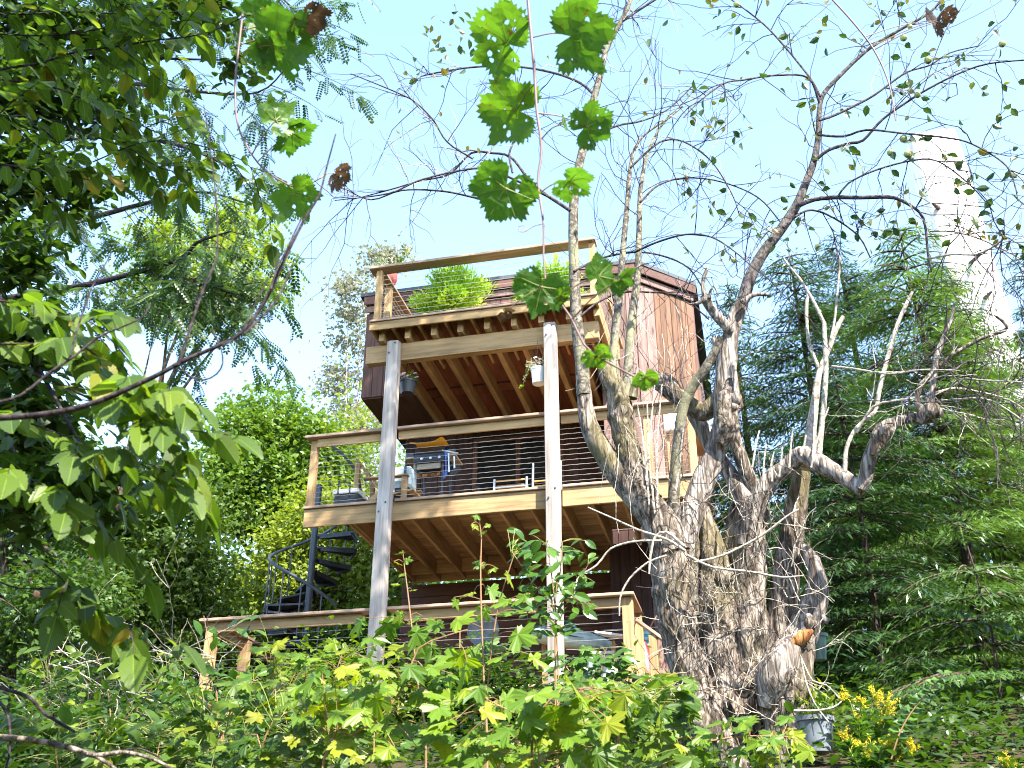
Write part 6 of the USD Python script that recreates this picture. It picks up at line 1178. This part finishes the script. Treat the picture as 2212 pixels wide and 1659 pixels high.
sapling('maple_sapling', 'maple sapling spreading bright leaves over the rail left of the left post', [[(690, 1690, 8), (700, 1560, 6), (720, 1470, 4), (740, 1410, 3)], [(705, 1540, 5), (640, 1490, 4), (590, 1470, 3)]], 4.8, fill(rnd(521), 66, 560, 830, 1390, 1540, 42, 66) + fill(rnd(522), 26, 640, 900, 1500, 1620, 50, 74), 521, leaf='maple')
sapling('maple_sapling', 'maple sapling with dense yellow-green leaves left of the apple trunk', [[(1330, 1690, 8), (1335, 1600, 6), (1345, 1530, 4), (1360, 1490, 3)], [(1335, 1580, 5), (1270, 1510, 4), (1240, 1480, 3)]], 4.6, fill(rnd(523), 70, 1180, 1450, 1460, 1600, 44, 70) + fill(rnd(524), 40, 1000, 1420, 1590, 1659, 54, 80), 523, leaf='maple')
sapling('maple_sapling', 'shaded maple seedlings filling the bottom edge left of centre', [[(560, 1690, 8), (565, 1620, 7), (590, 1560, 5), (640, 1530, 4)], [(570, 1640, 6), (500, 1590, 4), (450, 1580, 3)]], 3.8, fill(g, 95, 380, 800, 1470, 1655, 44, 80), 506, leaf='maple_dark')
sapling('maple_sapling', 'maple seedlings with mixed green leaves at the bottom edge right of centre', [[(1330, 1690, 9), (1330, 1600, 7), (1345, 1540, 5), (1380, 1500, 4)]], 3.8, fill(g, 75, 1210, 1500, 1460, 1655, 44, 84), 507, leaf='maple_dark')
sapling('dogwood_shrub', 'glossy dogwood shrub with oval leaves in front of the right post', [[(1205, 1560, 8), (1200, 1440, 6), (1200, 1330, 5), (1190, 1230, 4), (1180, 1165, 3)], [(1200, 1360, 5), (1240, 1280, 4), (1270, 1220, 3)], [(1200, 1340, 5), (1150, 1260, 4), (1105, 1190, 3)], [(1200, 1320, 4), (1210, 1240, 3.5), (1215, 1170, 3)]], 5.2,
        fill(g, 110, 1110, 1285, 1165, 1330, 28, 44) + fill(g, 26, 1140, 1250, 1310, 1370, 28, 44) + [(1105, 1145, 30), (1120, 1150, 36), (1150, 1150, 34), (1110, 1170, 36)], 508, leaf='glossy', kinds=('ellipse',), up=0.6, cat='shrub')
sapling('leafy_shrub', 'leafy green shrub before the right half of the lower deck', [[(1290, 1640, 8), (1290, 1520, 6), (1300, 1440, 4), (1310, 1400, 3)], [(1290, 1540, 6), (1230, 1450, 4), (1200, 1410, 3)], [(1290, 1540, 5), (1360, 1460, 4), (1390, 1440, 3)]], 6.2, fill(g, 150, 1180, 1360, 1400, 1560, 26, 48) + fill(g, 50, 1340, 1440, 1470, 1570, 24, 44), 509, leaf='glossy', kinds=('maple', 'ellipse', 'maple_c'), cat='shrub')
sapling('leafy_shrub', 'tangled shrub in front of the left corner post of the lower deck', [[(480, 1640, 7), (470, 1520, 5), (460, 1440, 4), (440, 1330, 3)], [(480, 1580, 5), (540, 1480, 4), (600, 1420, 3)], [(480, 1560, 5), (400, 1500, 4), (350, 1470, 3)]], 6.0, fill(g, 150, 330, 700, 1440, 1600, 26, 50) + fill(g, 20, 400, 560, 1330, 1450, 28, 44), 510, leaf='glossy', kinds=('ellipse',), cat='shrub')

def shrubs(name, label, spots, n, size, leaf, seed, kind='ellipse', cat='shrub', group=None):
    """spots: (x, y, rx, ry, Y) — leaves round upright stems that stand on the ground"""
    g = rnd(seed); T = None; pos, nr = [], []; w = np.array([s[2] * s[3] for s in spots], float); stems = []
    for (x, y, rx, ry, Y), ww in zip(spots, w / w.sum()):
        c = PY(x, y, Y); s = msize(c); m_ = int(n * ww); b = np.array([c[0], Y, float(ground_z(c[0], Y)) - 0.05])
        if T is None: T = Thing(name, label, cat, group, loc=b)
        k = c + randdir(g, max(4, m_ // 22)) * (g.uniform(0.3, 1, (max(4, m_ // 22), 1)) ** 0.5) * (rx * s, rx * s * 0.7, ry * s)
        for e in k[:14]: q = spline([b + g.normal(0, 0.06, 3) * (1, 1, 0), b * .5 + e * .5 + g.normal(0, 0.06, 3), e], 0.15); stems.append(tube(q, np.linspace(0.008, 0.003, len(q)), 4))
        i = g.integers(0, len(k), m_); pos.append(k[i] + g.normal(0, 1, (m_, 3)) * 0.16)
    pos = np.vstack(pos); n = len(pos); T.part('stems', join(*stems), 'brown_bark', kind='stuff'); T.part('foliage', crowd(kind, pos, randdir(g, n) * (1, 1, 0.35) + (0, -0.2, -0.2), randdir(g, n) * 0.55 + (0, -0.1, 1), g.uniform(0.7, 1.35, n) * size), leaf); return T
shrubs('undergrowth_shrub', 'broad shrub under the lower deck rail left of the left post', [(700, 1480, 110, 70, 10), (600, 1530, 120, 70, 9), (800, 1520, 90, 60, 9.5)], 4200, 0.075, 'shrub', 601)
shrubs('undergrowth_shrub', 'shrub between the two posts before the lower deck', [(960, 1500, 110, 60, 10), (1090, 1520, 100, 60, 9.5)], 3400, 0.08, 'shrub', 602)
shrubs('undergrowth_shrub', 'grey-green brambles at the bottom left behind the fallen branch', [(260, 1500, 130, 80, 8), (120, 1560, 130, 70, 7), (360, 1560, 110, 70, 7.5)], 5200, 0.05, 'shrub', 603)
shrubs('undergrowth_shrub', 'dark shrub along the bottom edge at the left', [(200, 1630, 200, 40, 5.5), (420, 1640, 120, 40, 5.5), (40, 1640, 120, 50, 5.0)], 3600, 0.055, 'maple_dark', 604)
shrubs('undergrowth_shrub', 'low shrub beside the steps right of the lower deck', [(1400, 1550, 90, 40, 9.5), (1300, 1590, 110, 40, 8)], 2600, 0.07, 'shrub', 605)
shrubs('undergrowth_shrub', 'dark low plants on the ground right of the apple trunk', [(1850, 1640, 100, 40, 7.5), (2000, 1650, 120, 40, 7.0), (2150, 1640, 100, 50, 7.5), (1800, 1600, 60, 40, 8.5)], 2600, 0.06, 'shrub', 606)
sapling('leafy_shrub', 'shrub of light green oval leaves at the lower left beyond the fallen branch', [[(250, 1680, 7), (240, 1560, 5), (230, 1480, 4), (210, 1420, 3)], [(245, 1600, 5), (320, 1500, 4), (360, 1440, 3)], [(245, 1600, 5), (150, 1520, 4), (110, 1470, 3)]], 5.6, fill(rnd(511), 200, 40, 420, 1400, 1640, 22, 44), 511, leaf='wood_pale', kinds=('ellipse', 'elm'), cat='shrub')
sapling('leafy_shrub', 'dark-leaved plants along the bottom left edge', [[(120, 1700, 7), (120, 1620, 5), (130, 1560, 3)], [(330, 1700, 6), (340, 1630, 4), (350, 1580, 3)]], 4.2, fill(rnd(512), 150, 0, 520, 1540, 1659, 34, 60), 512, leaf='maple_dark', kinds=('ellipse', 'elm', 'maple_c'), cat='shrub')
g = rnd(613); BT = Thing('dry_brush', 'grey dead brush twigs tangled in the undergrowth at the lower left', 'brush', loc=PY(280, 1560, 6.5))
for k in range(70):
    p0 = PY(g.uniform(60, 560), g.uniform(1400, 1640), g.uniform(5.5, 7.5)); out = []; grow(g, p0, g.normal(0, 1, 3) * (1, .5, .5), g.uniform(0.3, 0.8), 0.004, 1, out, g.uniform(-.8, .3)); BT.part('twig', join(*out), 'pale_twig' if k % 3 else 'twig')
gr = Thing('ground_cover', 'low leafy ground cover over the slope', 'ground cover', kind='stuff', loc=(0, 8, 1)); g = rnd(610); n = 46000
xx, yy = g.uniform(-11, 8, n), 3.2 + 12.5 * g.uniform(0, 1, n) ** 0.9; zz = ground_z(xx, yy) + np.abs(g.normal(0, 0.14, n))
gr.part('foliage', crowd('ellipse', np.stack([xx, yy, zz], -1), randdir(g, n) * (1, 1, 0.3), randdir(g, n) * 0.5 + (0, -0.1, 1), g.uniform(0.05, 0.11, n)), 'shrub', kind='stuff')

# goldenrod and a round-leaved shoot at the lower right
def goldenrod(label, x0, y0, heads, Y, seed):
    g = rnd(seed); b = PY(x0, y0, Y); b[2] = float(ground_z(b[0], Y)); T = Thing('goldenrod', label, 'flowering plant', loc=b)
    for (x, y, L) in heads:
        e = PY(x, y, Y); s = msize(e); q = spline([b, b * .45 + e * .55 + g.normal(0, .02, 3), e], 0.04); T.part('stem', tube(q, np.linspace(0.004, 0.002, len(q)), 5), 'green_stem')
        n = 46; u = g.uniform(0.35, 0.95, n); ps = q[(u * (len(q) - 1)).astype(int)]; T.part('foliage', crowd('needle', ps, randdir(g, n) * (1, 1, .4) + (0, 0, .3), randdir(g, n) + (0, 0, 1), g.uniform(0.05, 0.09, n), g.uniform(0.05, 0.08, n)), 'glossy')
        for k in range(5):
            d = unit(RIGHT * g.uniform(-1, 1.3) + np.array([0, 0, g.uniform(0.1, 0.9)]) + g.normal(0, .2, 3)); m_ = 60; t = g.uniform(0, 1, m_); ps = e - (0, 0, 0.01 * k) + d * (t * L * s * 0.85)[:, None] + g.normal(0, 0.006, (m_, 3)); T.part('flower_plume', crowd('kite', ps, randdir(g, m_), randdir(g, m_), g.uniform(0.008, 0.014, m_)), 'gold')
goldenrod('tall goldenrod with bright yellow plumes right of the grey pot', 1860, 1640, ((1832, 1500, 26), (1890, 1505, 34), (1918, 1518, 34), (1850, 1545, 18), (1905, 1540, 30), (1862, 1512, 14)), 6.6, 701)
goldenrod('lower goldenrod with dull yellow spikes below the tall one', 1870, 1670, ((1835, 1608, 30), (1868, 1612, 34), (1915, 1605, 26), (1930, 1625, 30), (1880, 1635, 28), (1822, 1590, 24), (1966, 1610, 24)), 6.3, 702)
goldenrod('small goldenrod at the bottom right corner', 2180, 1680, ((2190, 1650, 26), (2170, 1640, 18)), 6.3, 703)
P, W = trace([(1925, 1640, 4), (1945, 1580, 3.5), (1975, 1530, 3), (2010, 1490, 2.5), (2040, 1455, 2)], 6.2); T = Thing('round_leaved_shoot', 'arching shoot with round blue-green leaves right of the goldenrod', 'shoot', loc=P[0]); T.part('stem', tube(P, W, 6, 0.03), 'red_stem'); S_ = spline(P, 0.045); g = rnd(705)
for i in range(3, len(S_)):
    for s in (-1, 1):
        d = RIGHT * s + np.array([0, 0, 0.35]) + g.normal(0, .15, 3); V, f, uv = scatter('apple', S_[i][None], d[None], np.array([[0, -0.7, 0.7]]), np.array([g.uniform(0.04, 0.065)]), np.array([g.uniform(0.06, 0.085)])); T.part('leaf', (V[0], f, uv), 'glossy')
# two windfall apples caught in the undergrowth at the left
for k, (x, y, Y, lab) in enumerate(((335, 1562, 5.0, 'pinkish round apple hanging in the undergrowth at the lower left'), (82, 1282, 2.9, 'small brownish apple among the leaves at the left edge'))):
    c = PY(x, y, Y); s = msize(c) * 9; T = Thing('wild_apple', lab, 'apple', loc=c); T.part('fruit', lathe(c, [(0.001, -s * .82), (s * .45, -s * .9), (s * .9, -s * .45), (s, .1 * s), (s * .85, .6 * s), (s * .4, .85 * s), (.001, .68 * s)], 16), 'wild_apple', smooth=True); T.part('stalk', tube([c + (0, 0, s * .6), c + (0.005, 0, s * 1.6)], 0.0015, 5), 'dark_twig')
